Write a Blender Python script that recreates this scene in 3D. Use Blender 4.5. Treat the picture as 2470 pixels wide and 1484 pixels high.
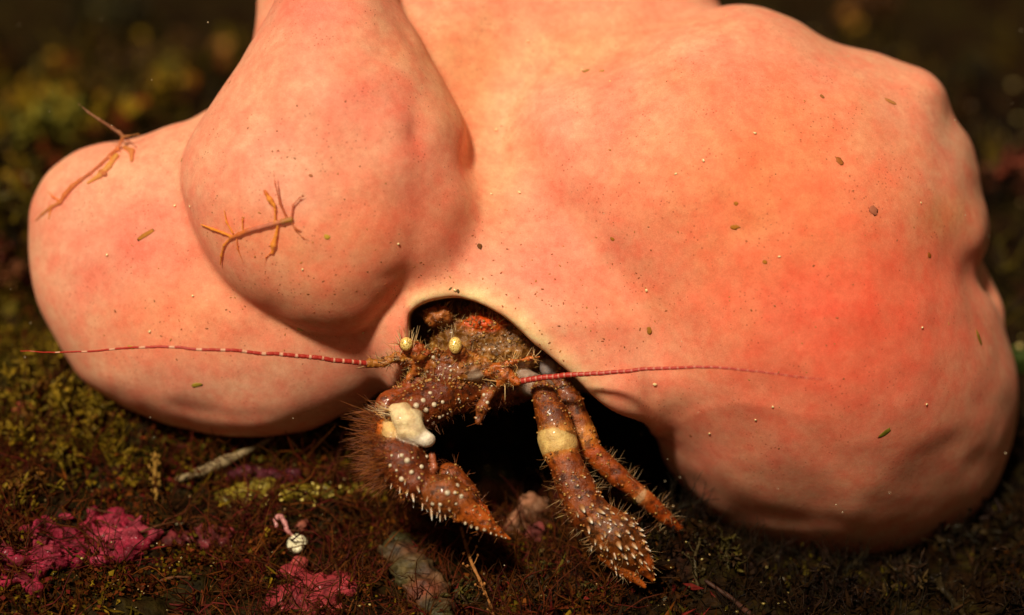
import bpy, math, random
import numpy as np
from mathutils import Vector, Matrix
from mathutils.bvhtree import BVHTree

for o in list(bpy.data.objects):
    bpy.data.objects.remove(o)
scene = bpy.context.scene
COL = scene.collection
rng = np.random.default_rng(7)
random.seed(7)

# ------------------------------------------------------------------ camera, world, sun
# Working frame: u to the right, v down, w towards the viewer, all in steps of K metres,
# w = 0 on the plane through the crab.  wpt() turns it into world metres.
W, H = 2470.0, 1484.0
K = 0.15 / W                      # the crab's sponge is about 15 cm wide
DIST = 4609.0                     # camera distance in the same steps (30 degrees across)
PITCH = math.radians(28)
R_ = np.array([1.0, 0, 0])
U_ = np.array([0, math.sin(PITCH), math.cos(PITCH)])
B_ = np.array([0, -math.cos(PITCH), math.sin(PITCH)])
GV = 1380.0                       # sea bed level passes the lower part of the view
PC = -U_ * (-(GV - H / 2))        # puts world zero on the sea bed below the crab
PC = PC - np.array([0, PC[1] + U_[1] * (-(GV - H / 2)), 0])
CAMP = PC + B_ * DIST


def wpt(p):
    p = np.asarray(p, dtype=np.float64)
    s = (DIST - p[..., 2]) / DIST
    x = (p[..., 0] - W / 2) * s
    y = -(p[..., 1] - H / 2) * s
    z = -(DIST - p[..., 2])
    return (CAMP + x[..., None] * R_ + y[..., None] * U_ + z[..., None] * B_) * K


def vdir(d):
    d = np.asarray(d, dtype=np.float64)
    return d[..., 0:1] * R_ - d[..., 1:2] * U_ + d[..., 2:3] * B_


cam_d = bpy.data.cameras.new("camera")
cam = bpy.data.objects.new("camera", cam_d)
COL.objects.link(cam)
scene.camera = cam
M = Matrix.Identity(4)
for i in range(3):
    M[i][0], M[i][1], M[i][2], M[i][3] = R_[i], U_[i], B_[i], CAMP[i] * K
cam.matrix_world = M
cam_d.sensor_width = 36
cam_d.angle = 2 * math.atan(W / 2 / DIST)
cam_d.clip_start, cam_d.clip_end = 0.005, 60
cam_d.dof.use_dof = True
cam_d.dof.focus_distance = (DIST - 170) * K
cam_d.dof.aperture_fstop = 7.6

SUN_UP, SUN_SIDE = math.radians(33), math.radians(-19)
sd = np.array([math.sin(SUN_SIDE) * math.cos(SUN_UP), -math.sin(SUN_UP), math.cos(SUN_SIDE) * math.cos(SUN_UP)])
sdir = vdir(sd)
sun_d = bpy.data.lights.new("sun", 'SUN')
sun_d.energy = 4.4
sun_d.angle = math.radians(7)
sun_d.color = (1.0, 0.87, 0.65)
sun = bpy.data.objects.new("sun", sun_d)
COL.objects.link(sun)
sun.location = Vector(sdir * 2.0)
sun.rotation_euler = Vector(sdir).to_track_quat('Z', 'Y').to_euler()

world = bpy.data.worlds.new("World")
scene.world = world
world.use_nodes = True
wn, wl = world.node_tree.nodes, world.node_tree.links
wn.clear()
sky = wn.new('ShaderNodeTexSky')
sky.sky_type = 'NISHITA'
sky.sun_disc = False
sky.sun_elevation = math.asin(sdir[2])
sky.sun_rotation = math.atan2(sdir[0], sdir[1])
tint = wn.new('ShaderNodeMix')
tint.data_type = 'RGBA'
tint.blend_type = 'MULTIPLY'
tint.inputs[0].default_value = 1.0
tint.inputs[7].default_value = (1.0, 0.55, 0.22, 1)     # the water takes the blue out
bg = wn.new('ShaderNodeBackground')
bg.inputs[1].default_value = 0.04
wo = wn.new('ShaderNodeOutputWorld')
wl.new(sky.outputs[0], tint.inputs[6])
wl.new(tint.outputs[2], bg.inputs[0])
wl.new(bg.outputs[0], wo.inputs[0])

scene.view_settings.view_transform = 'Standard'
scene.view_settings.look = 'None'
scene.view_settings.exposure = 0.05
scene.view_settings.gamma = 1.0
scene.view_settings.use_curve_mapping = False
scene.render.engine = 'CYCLES'
scene.cycles.max_bounces = 6
scene.cycles.use_denoising = True

# ------------------------------------------------------------------ helpers


def tag(o, label=None, cat=None, group=None, kind=None):
    if label: o["label"] = label
    if cat: o["category"] = cat
    if group: o["group"] = group
    if kind: o["kind"] = kind
    return o


def empty(name, loc):
    o = bpy.data.objects.new(name, None)
    o.empty_display_size = 0.005
    o.location = Vector(loc)
    COL.objects.link(o)
    return o


def mesh_obj(name, verts, faces, mat, parent=None, loc=None, smooth=True, attrs=None):
    """verts in world metres; the object's origin is loc (or its parent's)."""
    verts = np.asarray(verts, dtype=np.float64)
    org = np.array(parent.location) if parent is not None else (np.zeros(3) if loc is None else np.asarray(loc))
    me = bpy.data.meshes.new(name)
    me.from_pydata((verts - org).tolist(), [], faces if isinstance(faces, list) else faces.tolist())
    if attrs:
        for k, a in attrs.items():
            a = np.asarray(a, dtype=np.float32)
            if a.ndim == 1:
                at = me.attributes.new(k, 'FLOAT', 'POINT')
                at.data.foreach_set("value", a)
            else:
                at = me.attributes.new(k, 'FLOAT_COLOR', 'POINT')
                c = np.ones((len(a), 4), dtype=np.float32)
                c[:, :3] = a
                at.data.foreach_set("color", c.ravel())
    me.polygons.foreach_set("use_smooth", [smooth] * len(me.polygons))
    me.materials.append(mat)
    me.update()
    o = bpy.data.objects.new(name, me)
    COL.objects.link(o)
    if parent is not None:
        o.parent = parent
    else:
        o.location = Vector(org)
    return o


def hashn(ix, iy, iz, seed):
    h = (ix * 374761393 + iy * 668265263 + iz * 2147483647 + seed * 1274126177) & 0xFFFFFFFF
    h = ((h ^ (h >> 13)) * 1274126177) & 0xFFFFFFFF
    h = h ^ (h >> 16)
    return (h & 0xFFFF) / 32767.5 - 1.0


def vnoise(x, y, z, seed=0):
    x, y, z = np.broadcast_arrays(np.asarray(x, float), np.asarray(y, float), np.asarray(z, float))
    ix, iy, iz = np.floor(x).astype(np.int64), np.floor(y).astype(np.int64), np.floor(z).astype(np.int64)
    fx, fy, fz = x - ix, y - iy, z - iz
    sx, sy, sz = [f * f * f * (f * (f * 6 - 15) + 10) for f in (fx, fy, fz)]
    r = 0
    for a in (0, 1):
        for b in (0, 1):
            for c in (0, 1):
                r = r + (sx if a else 1 - sx) * (sy if b else 1 - sy) * (sz if c else 1 - sz) * hashn(ix + a, iy + b, iz + c, seed)
    return r


def fbm(x, y, z, octv=3, seed=0):
    r, a = 0, 1.0
    for i in range(octv):
        r = r + a * vnoise(x * 2 ** i, y * 2 ** i, z * 2 ** i, seed + i)
        a *= 0.5
    return r


def surface_nets(f, org, h):
    """f > 0 inside on a regular grid; returns verts, quads."""
    s = f > 0
    n = s[:-1, :-1, :-1].astype(np.int8)
    cnt = np.zeros(n.shape, np.int8)
    for a in (0, 1):
        for b in (0, 1):
            for c in (0, 1):
                cnt += s[a:s.shape[0] - 1 + a, b:s.shape[1] - 1 + b, c:s.shape[2] - 1 + c]
    I, J, L = np.nonzero((cnt > 0) & (cnt < 8))
    ids = -np.ones(cnt.shape, np.int64)
    ids[I, J, L] = np.arange(len(I))
    corners = [(a, b, c) for a in (0, 1) for b in (0, 1) for c in (0, 1)]
    val = {q: f[I + q[0], J + q[1], L + q[2]] for q in corners}
    acc = np.zeros((len(I), 3))
    num = np.zeros(len(I))
    for q in corners:
        for ax in range(3):
            if q[ax] == 0:
                q2 = list(q); q2[ax] = 1; q2 = tuple(q2)
                a, b = val[q], val[q2]
                m = (a > 0) != (b > 0)
                t = np.where(m, a / np.where(a == b, 1, a - b), 0)
                p = np.array(q, float)[None, :].repeat(len(I), 0)
                p[:, ax] += t
                acc += p * m[:, None]
                num += m
    V = acc / num[:, None] + np.stack([I, J, L], 1)
    V = V * h + np.asarray(org)[None, :]
    F = []
    for ax in range(3):
        b, c = (ax + 1) % 3, (ax + 2) % 3
        s0 = np.take(s, range(s.shape[ax] - 1), ax)
        s1 = np.take(s, range(1, s.shape[ax]), ax)
        E = np.stack(np.nonzero(s0 != s1), 1)
        ok = (E[:, b] > 0) & (E[:, c] > 0) & (E[:, b] < s.shape[b] - 1) & (E[:, c] < s.shape[c] - 1)
        E = E[ok]
        out = s0[tuple(E.T)]
        q = []
        for (db, dc) in ((-1, -1), (0, -1), (0, 0), (-1, 0)):
            e = E.copy(); e[:, b] += db; e[:, c] += dc
            q.append(ids[tuple(e.T)])
        Q = np.stack(q, 1)
        # working frame is left handed, so the winding is turned round here
        Q[out] = Q[out][:, ::-1]
        F.append(Q)
    F = np.concatenate(F)
    F = F[(F >= 0).all(1)]
    return V, F


def smooth_mesh(V, F, it=6, lam=0.5, mu=-0.52):
    e = np.concatenate([F[:, [0, 1]], F[:, [1, 2]], F[:, [2, 3]], F[:, [3, 0]]])
    e = np.concatenate([e, e[:, ::-1]])
    deg = np.bincount(e[:, 0], minlength=len(V)).astype(float)
    for k in range(it * 2):
        m = np.stack([np.bincount(e[:, 0], V[e[:, 1], i], len(V)) for i in range(3)], 1) / deg[:, None]
        V = V + (lam if k % 2 == 0 else mu) * (m - V)
    return V


def smax(a, b, k):
    h = np.maximum(k - np.abs(a - b), 0) / k
    return np.maximum(a, b) + h * h * k * 0.25


def chaikin(P, it=2):
    P = np.asarray(P, float)
    for _ in range(it):
        Q = np.roll(P, -1, 0)
        P = np.stack([0.75 * P + 0.25 * Q, 0.25 * P + 0.75 * Q], 1).reshape(-1, 2)
    return P


def poly_sd(P, x, y):
    """signed distance, positive inside."""
    d2 = np.full(x.shape, 1e18)
    ins = np.zeros(x.shape, bool)
    for i in range(len(P)):
        a, b = P[i], P[(i + 1) % len(P)]
        ab = b - a
        L2 = max(ab @ ab, 1e-9)
        t = np.clip(((x - a[0]) * ab[0] + (y - a[1]) * ab[1]) / L2, 0, 1)
        d2 = np.minimum(d2, (x - a[0] - t * ab[0]) ** 2 + (y - a[1] - t * ab[1]) ** 2)
        if a[1] != b[1]:
            c = ((a[1] > y) != (b[1] > y)) & (x < (b[0] - a[0]) * (y - a[1]) / (b[1] - a[1]) + a[0])
            ins ^= c
    d = np.sqrt(d2)
    return np.where(ins, d, -d)


# --- small mesh kit: collects tubes, blobs and leaves into one mesh
class Kit:
    def __init__(self):
        self.v, self.f, self.c, self.n = [], [], [], 0

    def add(self, v, f, c):
        v = np.asarray(v, float)
        self.v.append(v)
        self.f += [tuple(int(i) + self.n for i in q) for q in f]
        c = np.asarray(c, float)
        self.c.append(np.broadcast_to(c, (len(v), 3)) if c.ndim == 1 else c)
        self.n += len(v)

    def tube(self, P, r, col, n=5, cap=True):
        P = np.asarray(P, float)
        r = np.broadcast_to(np.asarray(r, float), (len(P),))
        T = np.gradient(P, axis=0)
        T /= np.linalg.norm(T, axis=1)[:, None] + 1e-12
        a = np.array([0.31, 0.77, 0.55])
        N = np.cross(T, a); N /= np.linalg.norm(N, axis=1)[:, None] + 1e-12
        Bn = np.cross(T, N)
        th = np.arange(n) * 2 * np.pi / n
        ring = P[:, None] + r[:, None, None] * (np.cos(th)[None, :, None] * N[:, None] + np.sin(th)[None, :, None] * Bn[:, None])
        v = ring.reshape(-1, 3)
        f = [(i * n + j, i * n + (j + 1) % n, (i + 1) * n + (j + 1) % n, (i + 1) * n + j) for i in range(len(P) - 1) for j in range(n)]
        if cap:
            f.append(tuple(range(n))[::-1])
            f.append(tuple(range((len(P) - 1) * n, len(P) * n)))
        c = np.asarray(col, float)
        if c.ndim == 2:
            c = np.repeat(c, n, 0)
        self.add(v, f, c)

    def blob(self, c, r, col, rough=0.25, seed=0, rot=None, nu=10, nv=7):
        th = np.arange(nu) * 2 * np.pi / nu
        ph = np.linspace(0, np.pi, nv)[1:-1]
        d = np.concatenate([[[0, 0, 1.0]], np.stack([np.sin(ph)[:, None] * np.cos(th), np.sin(ph)[:, None] * np.sin(th), np.cos(ph)[:, None] * np.ones(nu)], -1).reshape(-1, 3), [[0, 0, -1.0]]])
        s = 1 + rough * fbm(d[:, 0] * 1.7 + seed * 3.1, d[:, 1] * 1.7, d[:, 2] * 1.7, 2, seed)
        v = d * s[:, None] * np.asarray(r)
        if rot is not None:
            v = v @ np.asarray(rot).T
        v = v + np.asarray(c)
        m = len(ph)
        f = [(0, 1 + j, 1 + (j + 1) % nu) for j in range(nu)]
        f += [(1 + i * nu + j, 1 + (i + 1) * nu + j, 1 + (i + 1) * nu + (j + 1) % nu, 1 + i * nu + (j + 1) % nu) for i in range(m - 1) for j in range(nu)]
        e = len(v) - 1
        f += [(e, 1 + (m - 1) * nu + (j + 1) % nu, 1 + (m - 1) * nu + j) for j in range(nu)]
        self.add(v, f, col)

    def leaf(self, base, d, side, L, wd, col, bend=0.3, n=4, thick=0.12):
        """a small bent leaf with some thickness."""
        d = np.asarray(d) / (np.linalg.norm(d) + 1e-12)
        side = side - d * (side @ d); side /= np.linalg.norm(side) + 1e-12
        up = np.cross(side, d)
        v = []
        for i in range(n + 1):
            t = i / n
            w = wd * math.sin(math.pi * min(0.97, 0.12 + t * 0.85)) * 0.5
            c = base + d * L * t + up * bend * L * t * t
            v += [c - side * w, c + up * wd * thick, c + side * w, c - up * wd * thick]
        f = [(i * 4 + j, i * 4 + (j + 1) % 4, i * 4 + 4 + (j + 1) % 4, i * 4 + 4 + j) for i in range(n) for j in range(4)]
        f += [(3, 2, 1, 0), (n * 4, n * 4 + 1, n * 4 + 2, n * 4 + 3)]
        self.add(v, f, col)

    def build(self, name, mat, parent=None, loc=None, smooth=True):
        return mesh_obj(name, np.concatenate(self.v), self.f, mat, parent, loc, smooth, {"tint": np.concatenate(self.c)})


# ------------------------------------------------------------------ materials


def new_mat(name):
    m = bpy.data.materials.new(name)
    m.use_nodes = True
    nt = m.node_tree
    nt.nodes.clear()
    out = nt.nodes.new('ShaderNodeOutputMaterial')
    b = nt.nodes.new('ShaderNodeBsdfPrincipled')
    nt.links.new(b.outputs[0], out.inputs[0])
    return m, nt, b


def N(nt, typ, **kw):
    n = nt.nodes.new(typ)
    for k, v in kw.items():
        setattr(n, k, v)
    return n


def coords(nt, scale):
    g = N(nt, 'ShaderNodeNewGeometry')
    m = N(nt, 'ShaderNodeVectorMath', operation='SCALE')
    m.inputs[3].default_value = scale
    nt.links.new(g.outputs['Position'], m.inputs[0])
    return m.outputs[0]


def noise(nt, co, sc, det=3, rough=0.55):
    n = N(nt, 'ShaderNodeTexNoise')
    n.inputs['Scale'].default_value = sc
    n.inputs['Detail'].default_value = det
    n.inputs['Roughness'].default_value = rough
    nt.links.new(co, n.inputs['Vector'])
    return n


def ramp(nt, fac, stops):
    r = N(nt, 'ShaderNodeValToRGB')
    e = r.color_ramp.elements
    while len(e) < len(stops):
        e.new(0.5)
    for i, (p, c) in enumerate(stops):
        e[i].position = p
        e[i].color = (*c, 1) if len(c) == 3 else c
    nt.links.new(fac, r.inputs[0])
    return r.outputs[0]


def mixc(nt, fac, a, b, blend='MIX'):
    m = N(nt, 'ShaderNodeMix', data_type='RGBA', blend_type=blend)
    for i, x in ((0, fac), (6, a), (7, b)):
        if isinstance(x, (int, float)):
            m.inputs[i].default_value = x
        elif isinstance(x, tuple):
            m.inputs[i].default_value = (*x, 1)
        else:
            nt.links.new(x, m.inputs[i])
    return m.outputs[2]


def attr(nt, name):
    a = N(nt, 'ShaderNodeAttribute')
    a.attribute_name = name
    return a


def bump(nt, b, h, dist, strength=1.0, normal=None):
    n = N(nt, 'ShaderNodeBump')
    n.inputs['Strength'].default_value = strength
    n.inputs['Distance'].default_value = dist
    nt.links.new(h, n.inputs['Height'])
    if normal is not None:
        nt.links.new(normal, n.inputs['Normal'])
    nt.links.new(n.outputs[0], b.inputs['Normal'])
    return n.outputs[0]


PX = 1 / K            # coordinates in working steps


def tint_mat(name, rough=0.55, spec=0.4, sss=0.0, sssr=(0.6, 0.3, 0.15), nscale=0.03, vary=0.35, bumpd=3.0, coat=0.0, dark=(0.35, 0.3, 0.25)):
    m, nt, b = new_mat(name)
    co = coords(nt, PX)
    a = attr(nt, "tint")
    n1 = noise(nt, co, nscale, 5, 0.6)
    f = ramp(nt, n1.outputs[0], [(0.35, (1, 1, 1)), (0.65, (0, 0, 0))])
    fm = N(nt, 'ShaderNodeMath', operation='MULTIPLY'); fm.inputs[1].default_value = vary
    nt.links.new(f, fm.inputs[0])
    dk = mixc(nt, 1.0, a.outputs[0], dark, 'MULTIPLY')
    c = mixc(nt, fm.outputs[0], a.outputs[0], dk)
    nt.links.new(c, b.inputs['Base Color'])
    b.inputs['Roughness'].default_value = rough
    b.inputs['Specular IOR Level'].default_value = spec
    if sss:
        b.inputs['Subsurface Weight'].default_value = sss
        b.inputs['Subsurface Radius'].default_value = sssr
        b.inputs['Subsurface Scale'].default_value = 40 * K
    if coat:
        b.inputs['Coat Weight'].default_value = coat
        b.inputs['Coat Roughness'].default_value = 0.15
    n2 = noise(nt, co, nscale * 4, 4, 0.65)
    bump(nt, b, n2.outputs[0], bumpd * K, 0.8)
    return m


# sponge skin
M_sponge, nt, b = new_mat("sponge_skin")
co = coords(nt, PX)
a = attr(nt, "tint")
n1 = noise(nt, co, 0.018, 5, 0.6)
f1 = ramp(nt, n1.outputs[0], [(0.38, (0, 0, 0)), (0.66, (1, 1, 1))])
c1 = mixc(nt, 1.0, a.outputs[0], (1.04, 0.75, 0.75), 'MULTIPLY')
c = mixc(nt, f1, a.outputs[0], c1)
n3 = noise(nt, co, 0.006, 3, 0.5)
f3 = ramp(nt, n3.outputs[0], [(0.42, (0, 0, 0)), (0.62, (1, 1, 1))])
c3 = mixc(nt, 1.0, c, (1.01, 1.10, 1.08), 'MULTIPLY')
c = mixc(nt, f3, c, c3)
# pores: tiny dark pits, denser in patches
vo = N(nt, 'ShaderNodeTexVoronoi'); vo.inputs['Scale'].default_value = 0.085
nt.links.new(co, vo.inputs['Vector'])
pf = ramp(nt, vo.outputs['Distance'], [(0.10, (1, 1, 1)), (0.22, (0, 0, 0))])
n4 = noise(nt, co, 0.011, 3, 0.5)
pm = ramp(nt, n4.outputs[0], [(0.44, (0, 0, 0)), (0.62, (1, 1, 1))])
pp = mixc(nt, 1.0, pf, pm, 'MULTIPLY')
pp = mixc(nt, 1.0, pp, (0.75, 0.75, 0.75), 'MULTIPLY')
cp = mixc(nt, 1.0, c, (0.5, 0.28, 0.2), 'MULTIPLY')
c = mixc(nt, pp, c, cp)
n6 = noise(nt, co, 0.05, 4, 0.65)
c = mixc(nt, 1.0, c, ramp(nt, n6.outputs[0], [(0.3, (0.93, 0.84, 0.80)), (0.7, (1.05, 1.12, 1.12))]), 'MULTIPLY')
n7 = noise(nt, co, 0.32, 2, 0.6)
c = mixc(nt, 1.0, c, ramp(nt, n7.outputs[0], [(0.3, (0.92, 0.88, 0.86)), (0.7, (1.06, 1.1, 1.1))]), 'MULTIPLY')
nt.links.new(c, b.inputs['Base Color'])
b.inputs['Roughness'].default_value = 0.62
b.inputs['Specular IOR Level'].default_value = 0.25
b.inputs['Subsurface Weight'].default_value = 0.35
b.inputs['Subsurface Radius'].default_value = (0.9, 0.35, 0.2)
b.inputs['Subsurface Scale'].default_value = 30 * K
n5 = noise(nt, co, 0.12, 4, 0.6)
bump(nt, b, n5.outputs[0], 1.2 * K, 0.4)

M_crab = tint_mat("crab_shell", 0.38, 0.5, 0.12, (0.5, 0.2, 0.08), 0.06, 0.55, 3.2, 0.22, (0.36, 0.20, 0.14))
M_spine = tint_mat("spine_shell", 0.35, 0.5, 0.2, (0.5, 0.4, 0.3), 0.1, 0.2, 1.0, 0.2)
M_antenna = tint_mat("antenna_shell", 0.4, 0.4, 0.0, nscale=0.2, vary=0.15, bumpd=0.5)
M_seta = tint_mat("bristle", 0.35, 0.5, 0.0, nscale=0.05, vary=0.2, bumpd=0.2)
M_eye, nt, b = new_mat("gold_cornea")
co = coords(nt, PX)
vo = N(nt, 'ShaderNodeTexVoronoi'); vo.inputs['Scale'].default_value = 0.32
nt.links.new(co, vo.inputs['Vector'])
ec = ramp(nt, vo.outputs['Distance'], [(0.0, (1.0, 0.86, 0.42)), (0.5, (0.95, 0.64, 0.16)), (0.9, (0.25, 0.10, 0.015))])
nt.links.new(ec, b.inputs['Base Color'])
b.inputs['Metallic'].default_value = 0.1
b.inputs['Roughness'].default_value = 0.25
b.inputs['Coat Weight'].default_value = 1.0
b.inputs['Coat Roughness'].default_value = 0.08
bump(nt, b, vo.outputs['Distance'], 1.5 * K, 0.5)

M_shrimp = tint_mat("shrimp_skin", 0.4, 0.3, 0.0, (0.8, 0.3, 0.1), 0.08, 0.15, 1.0)
M_shrimp.node_tree.nodes["Principled BSDF"].inputs["Alpha"].default_value = 0.62
M_debris = tint_mat("debris", 0.6, 0.15, nscale=0.15, vary=0.2, bumpd=0.5)
M_grain = tint_mat("pale_grain", 0.2, 0.6, nscale=0.2, vary=0.2, bumpd=0.5, coat=0.5)
M_turf = tint_mat("algae", 0.6, 0.12, nscale=0.012, vary=0.7, bumpd=2.0, dark=(0.35, 0.35, 0.35))
M_leaf = tint_mat("leafy_algae", 0.55, 0.12, nscale=0.03, vary=0.6, bumpd=4.0, coat=0.04, dark=(0.4, 0.35, 0.3))
M_flake = tint_mat("flaky_algae", 0.65, 0.05, nscale=0.03, vary=0.6, bumpd=3.0, dark=(0.4, 0.32, 0.25))
M_crust = tint_mat("coralline_crust", 0.5, 0.25, 0.0, nscale=0.05, vary=0.85, bumpd=6.0, coat=0.05, dark=(0.3, 0.18, 0.2))
M_stone = tint_mat("overgrown_stone", 0.6, 0.35, 0.0, nscale=0.025, vary=0.8, bumpd=5.0, dark=(0.3, 0.35, 0.25))
M_shell = tint_mat("white_shell", 0.3, 0.4, 0.0, nscale=0.08, vary=0.15, bumpd=1.5, coat=0.4, dark=(0.7, 0.6, 0.4))

# sea bed
M_bed, nt, b = new_mat("sea_bed_rock")
co = coords(nt, PX)
n1 = noise(nt, co, 0.004, 6, 0.65)
c1 = ramp(nt, n1.outputs[0], [(0.3, (0.006, 0.003, 0.0015)), (0.45, (0.018, 0.008, 0.0025)), (0.55, (0.020, 0.014, 0.003)), (0.7, (0.026, 0.008, 0.0035))])
n2 = noise(nt, co, 0.03, 4, 0.6)
c2 = ramp(nt, n2.outputs[0], [(0.35, (0.35, 0.35, 0.35)), (0.7, (1.5, 1.5, 1.5))])
c = mixc(nt, 1.0, c1, c2, 'MULTIPLY')
nt.links.new(c, b.inputs['Base Color'])
b.inputs['Roughness'].default_value = 0.6
b.inputs['Specular IOR Level'].default_value = 0.04
bump(nt, b, n2.outputs[0], 14 * K, 1.0)

# ------------------------------------------------------------------ sea bed (world steps X, Y, Z = metres / K)
MOUNDS = [  # x, y, height, rx, ry
    (-1150, 520, 270, 430, 330), (-520, 560, 190, 420, 300), (-1350, -60, 60, 420, 260),
    (350, 120, 85, 230, 170), (950, 360, -150, 480, 280), (-560, 170, 60, 300, 120),
    (-1700, 1400, 330, 700, 600), (1700, 1500, 260, 700, 700), (-700, 2300, 260, 800, 500), (900, 2600, 300, 900, 500),
    (-60, 420, -120, 260, 260),
]


def bed_z(x, y):
    x, y = np.asarray(x, float), np.asarray(y, float)
    z = 45 * fbm(x / 420, y / 420, 0.3, 3, 11) + 25 * fbm(x / 95, y / 95, 0.7, 3, 21)
    for (mx, my, h, rx, ry) in MOUNDS:
        z = z + h * np.exp(-((x - mx) / rx) ** 2 - ((y - my) / ry) ** 2)
    far = np.clip((np.hypot(x, y - 1000) - 5000) / 20000, 0, 1)
    return z + 900 * far * vnoise(x / 9000, y / 9000, 0, 5)


def grid_axis(lo, hi, step, far):
    c = np.arange(lo, hi + step, step)
    out, s = [], step
    g = 0
    while g < far:
        s *= 1.35
        g += s
        out.append(g)
    out = np.array(out)
    return np.concatenate([(lo - out)[::-1], c, c[-1] + out])


gx = grid_axis(-1900, 1900, 15, 60000)
gy = grid_axis(-500, 3000, 15, 60000)
GX, GY = np.meshgrid(gx, gy, indexing='ij')
GZ = bed_z(GX, GY)
nx, ny = GX.shape
vid = np.arange(nx * ny).reshape(nx, ny)
quads = np.stack([vid[:-1, :-1], vid[1:, :-1], vid[1:, 1:], vid[:-1, 1:]], -1).reshape(-1, 4)
bed = mesh_obj("sea_bed", np.stack([GX, GY, GZ], -1).reshape(-1, 3) * K, quads, M_bed)
tag(bed, "dark rocky sea bed with brown and olive growth below the sponge", "sea bed", kind="structure")


def on_bed(u, v, lift=0.0):
    """where the line of sight through (u, v) meets the sea bed; world steps."""
    d = wpt((u, v, 0.0)) / K - CAMP
    d = d / np.linalg.norm(d)
    t = 3000.0
    for _ in range(900):
        p = CAMP + d * t
        g = p[2] - bed_z(p[0], p[1]) - lift
        if g < 1.0:
            break
        t += max(2.0, g * 0.5)
    return p


# ------------------------------------------------------------------ sponge
h = 10.0
su, sv, sw = np.arange(20, 2500, h), np.arange(-330, 1390, h), np.arange(-900, 470, h)
U2, V2 = np.meshgrid(su, sv, indexing='ij')
U3, V3, W3 = U2[:, :, None], V2[:, :, None], sw[None, None, :]


def screened(ins, sd, L, it):
    u = np.where(ins, 1 - np.exp(-np.maximum(sd, 0) / L), 0)
    k = (h / L) ** 2
    for _ in range(it):
        n = u.copy()
        n[1:-1, 1:-1] = (u[:-2, 1:-1] + u[2:, 1:-1] + u[1:-1, :-2] + u[1:-1, 2:] + k) / (4 + k)
        u = np.where(ins, n, 0)
    return u


def boxblur(a, n):
    for _ in range(n):
        p = np.pad(a, 1, mode='edge')
        a = (p[:-2, 1:-1] + p[2:, 1:-1] + p[1:-1, :-2] + p[1:-1, 2:] + 2 * a) / 6
    return a


def lobe(P, L, hf, hb, wc, it=1500):
    P = chaikin(P, 2)
    sd = poly_sd(P, U2, V2)
    ins = sd > 0
    u = screened(ins, sd, L, it)
    near = np.sign(sd) * (1 - np.exp(-np.minimum(np.abs(sd), 4 * L) / L))
    # rim from the exact distance, scaled to meet the membrane smoothly
    sel = ((sd > 3 * h) & (sd < 8 * h)).astype(float)
    r0 = sel * u / np.maximum(near, 1e-3)
    q0 = r0.sum() / sel.sum()
    q = (boxblur(r0, 80) + 1e-3 * q0) / (boxblur(sel, 80) + 1e-3)
    q = np.where(sd < -4 * h, np.maximum(q, q0), np.maximum(q, 0.3 * q0))
    t = np.clip((sd - h) / (7 * h), 0, 1)
    t = t * t * (3 - 2 * t)
    u = near * q * (1 - t) + u * t
    u = np.where(sd > 0, boxblur(u, 2) * np.clip(sd / (4 * h), 0, 1) + u * (1 - np.clip(sd / (4 * h), 0, 1)), u)
    u = np.maximum(u, -1.5)
    wc = wc if np.ndim(wc) == 0 else wc[:, :, None]
    dw = W3 - wc
    F = 1 - np.where(dw > 0, dw / hf, dw / hb) ** 2 - (1 - u[:, :, None]) ** 2
    g0, g1, g2 = np.gradient(F, h)
    G = np.sqrt(g0 ** 2 + g1 ** 2 + g2 ** 2)
    return (F / np.maximum(G, 0.0018)).astype(np.float32)


P_left = [(520, 250), (470, 287), (400, 310), (350, 330), (300, 346), (240, 347), (190, 358), (150, 383), (113, 420), (88, 460), (73, 510), (68, 570), (73, 640), (80, 700), (98, 752), (125, 805), (160, 858), (200, 912), (250, 952), (310, 987), (370, 1012), (430, 1035), (500, 1052), (580, 1058), (660, 1052), (730, 1039), (800, 1014), (870, 977), (920, 930), (965, 880), (1000, 800), (1030, 720), (1050, 600), (1000, 450), (800, 300)]
P_front = [(690, -120), (664, -10), (640, 42), (600, 108), (563, 163), (528, 213), (498, 260), (468, 310), (446, 370), (438, 430), (444, 490), (466, 560), (506, 640), (556, 695), (610, 736), (680, 783), (750, 809), (830, 813), (892, 800), (947, 757), (988, 706), (1022, 640), (1057, 570), (1087, 480), (1108, 410), (1122, 340), (1120, 295), (1110, 252), (1087, 207), (1052, 157), (1017, 107), (982, 55), (947, -5), (925, -70), (900, -200), (800, -270), (720, -220)]
P_mid = [(640, -230), (900, -290), (1300, -300), (1640, -260), (1705, -100), (1722, 0), (1738, 30), (1800, 120), (1850, 400), (1800, 700), (1700, 950), (1585, 1060), (1450, 1110), (1200, 1110), (1000, 1010), (880, 860), (760, 700), (640, 450), (600, 150)]
P_right = [(1212, 330), (1225, 268), (1262, 200), (1332, 148), (1450, 106), (1560, 70), (1650, 43), (1730, 24), (1790, 14), (1852, 18), (1912, 42), (1962, 73), (2012, 107), (2072, 128), (2132, 139), (2192, 158), (2240, 172), (2280, 204), (2294, 245), (2304, 285), (2340, 340), (2356, 400), (2359, 465), (2379, 518), (2387, 560), (2378, 602), (2352, 640), (2348, 690), (2388, 732), (2413, 790), (2434, 850), (2450, 900), (2454, 960), (2448, 1050), (2424, 1130), (2380, 1215), (2305, 1285), (2200, 1340), (2080, 1364), (1960, 1354), (1870, 1328), (1800, 1300), (1750, 1266), (1698, 1224), (1656, 1178), (1625, 1142), (1600, 1102), (1585, 1062), (1572, 1028), (1500, 960), (1400, 850), (1300, 650), (1230, 480)]
P_rear = [(2300, 600), (2360, 620), (2392, 690), (2414, 740), (2416, 790), (2380, 850), (2280, 850), (2240, 700)]
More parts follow.
